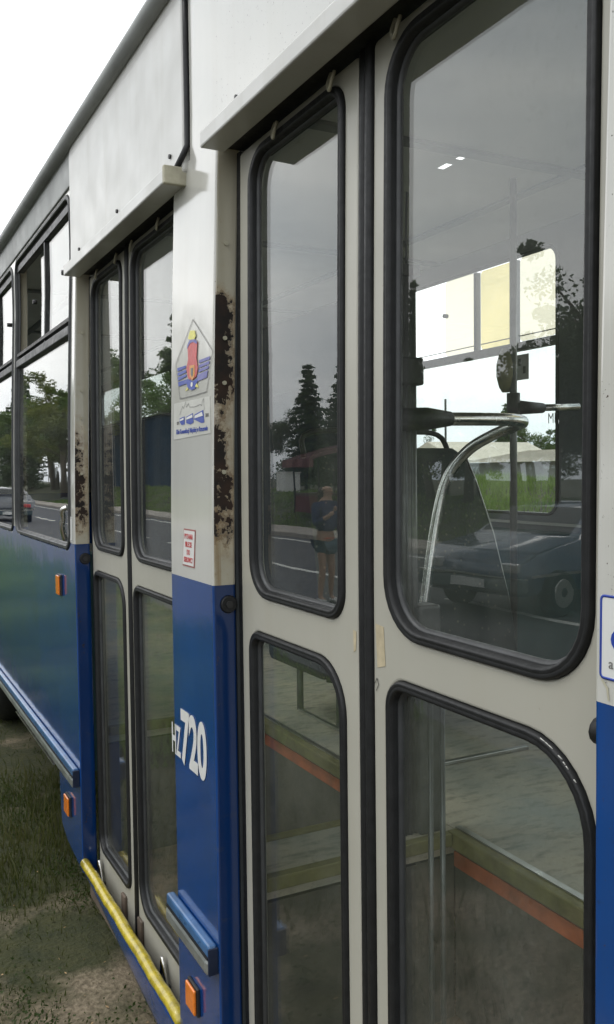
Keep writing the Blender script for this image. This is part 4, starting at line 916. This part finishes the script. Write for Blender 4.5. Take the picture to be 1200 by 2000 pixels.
# trees: across the road (seen in the glass) ...
spots = [('broad', 'leaf', -27, 44, 6.6, 'leafy green tree left of the slim dark conifers'), ('conifer', 'leaf_dark', -26, 52, 8.4, 'slim dark conifer behind the white cabinet'),
 ('conifer', 'leaf_dark', -25, 45.5, 7.6, 'dark conifer right of the slim one, over the red awning'), ('broad', 'leaf_dark', -24, 54, 6.0, 'low dark tree behind the white cabinet'), ('broad', 'leaf', -25, 38, 5.4, 'low round tree behind the red awning'),
 ('conifer', 'leaf_dark', -28, 82, 19, 'tallest conifer, rising behind the blue shed'), ('broad', 'leaf', -29.5, 93, 18.5, 'big green tree over the blue shed'), ('broad', 'leaf', -30, 108, 18, 'second big green tree beyond the blue shed'), ('broad', 'leaf_dark', -31, 90, 15.5, 'dark tree over the near end of the blue shed'),
 ('broad', 'leaf_yellow', -15, 74, 11, 'yellow green tree at the road bend'), ('broad', 'leaf', -17, 88, 13, 'green tree behind the yellow one'), ('conifer', 'leaf_dark', -15, 97, 13, 'far dark conifer down the road'), ('broad', 'leaf', -13.5, 108, 12, 'far round green tree down the road'), ('broad', 'leaf_dark', -17, 100, 12, 'dark tree filling the gap beside the far conifer'),
 ('broad', 'leaf_dark', -16, 122, 13, 'farthest dark tree along the road'), ('broad', 'leaf', -19, 25.5, 3.0, 'low green tree right of the market stall'), ('broad', 'leaf_dark', -18, 17.8, 7.4, 'dark tree behind the blue car, left one'), ('broad', 'leaf', -17, 14.6, 7.8, 'green tree behind the blue car, middle one'), ('broad', 'leaf_dark', -17.5, 12.5, 8.6, 'dark tree behind the blue car, right one'), ('broad', 'leaf', -17, 9, 8.2, 'green tree opposite the near door'), ('broad', 'leaf_dark', -18, 5, 8.4, 'dark tree opposite the near door'),
 ('broad', 'leaf_dark', -24, 20.5, 6.6, 'rear dark tree in the row behind the blue car'), ('broad', 'leaf', -23, 14, 8.0, 'rear green tree in the row behind the blue car'), ('broad', 'leaf', -18, 26.6, 5.3, 'rounded green tree directly behind the added column conifer'), ('broad', 'leaf_dark', -18, 24.4, 5.6, 'dark tree left of the blue car in the glass, nearest the added column conifer'), ('broad', 'leaf', -18.3, 22.2, 5.4, 'green tree in the middle of the gap left of the blue car'), ('broad', 'leaf_dark', -18, 20.2, 6.4, 'dark tree rising above the bonnet of the blue car'),
 ('broad', 'leaf_dark', -21, 27.5, 5.6, 'back-row dark tree behind the gap, left one'), ('broad', 'leaf', -21, 24.5, 6.0, 'back-row green tree behind the gap'), ('broad', 'leaf_dark', -21.5, 30.5, 5.4, 'back-row dark tree behind the added column conifer'), ('broad', 'leaf', -17, 1, 8, 'green tree across the road beside the viewer')]
for kd, mt, x, y, h, lab in spots: plant(kd, (x, y, float(rise(np.array(x)))), h, lab, mt)
# ... and beyond the garages (seen through the bus)
spots2 = [('conifer', 'leaf_dark', 40, 41, 8.6, 'pointed conifer seen through the bus right of the pole'), ('broad', 'leaf', 37, 37, 5.2, 'green tree below the pointed conifer'), ('broad', 'leaf', 39, 44.5, 5.5, 'bushy tree left of the pointed conifer'), ('conifer', 'leaf_dark', 43, 52, 6.6, 'small conifer seen left of the pole'),
 ('broad', 'leaf_dark', 40, 58, 4.8, 'low dark tree behind the garage roof'), ('broad', 'leaf', 38, 62, 4.6, 'pale low tree behind the garage roof'), ('broad', 'leaf_dark', 40, 34, 7.2, 'dark tree at the right edge of the garage row'), ('broad', 'leaf', 42, 70, 5.0, 'far tree left of the garage gable'), ('broad', 'leaf_dark', 44, 80, 5.6, 'farthest dark tree past the gable'), ('broad', 'leaf', 22.5, 21.5, 4.3, 'bright green bush tree in front of the garage row')]
for kd, mt, x, y, h, lab in spots2: plant(kd, (x, y, 0), h, lab, mt, group='trees beyond the garages')
for k, (x, y, h, lab) in enumerate(((26, 74, 13, 'tall green tree far ahead beyond the bus, seen through its high windows'), (29, 84, 14, 'taller green tree behind it, seen through the high windows'), (24, 92, 12.5, 'last tall tree seen through the high windows of the bus'))):
    plant('broad', (x, y, 0), h, lab, 'leaf', group='trees beyond the garages')
plant('conifer', (-18, 28.0, .8), 8.6, 'slim dark column, conifer-shaped, added to darken the reflection between the stall and the blue car', 'leaf_dark', spread=.115)  # added dark column in conifer shape, darkens the glass reflection over the door post
# utility pole and wire
up = empty('utility_pole', (33, 46, 0)); tag(up, 'thin utility pole beyond the garages', 'pole'); tube('pole_shaft', [(0, 0, 0), (0, 0, 6.2)], .07, M['dark'], up, 8)
tag(tube('overhead_wire', [(30, 20, 8.6), (30, 50, 8.45), (30, 90, 8.7)], .03, M['dark']), 'thin overhead wire crossing the sky beyond the bus', 'wire')
# flecks: insects in the sky
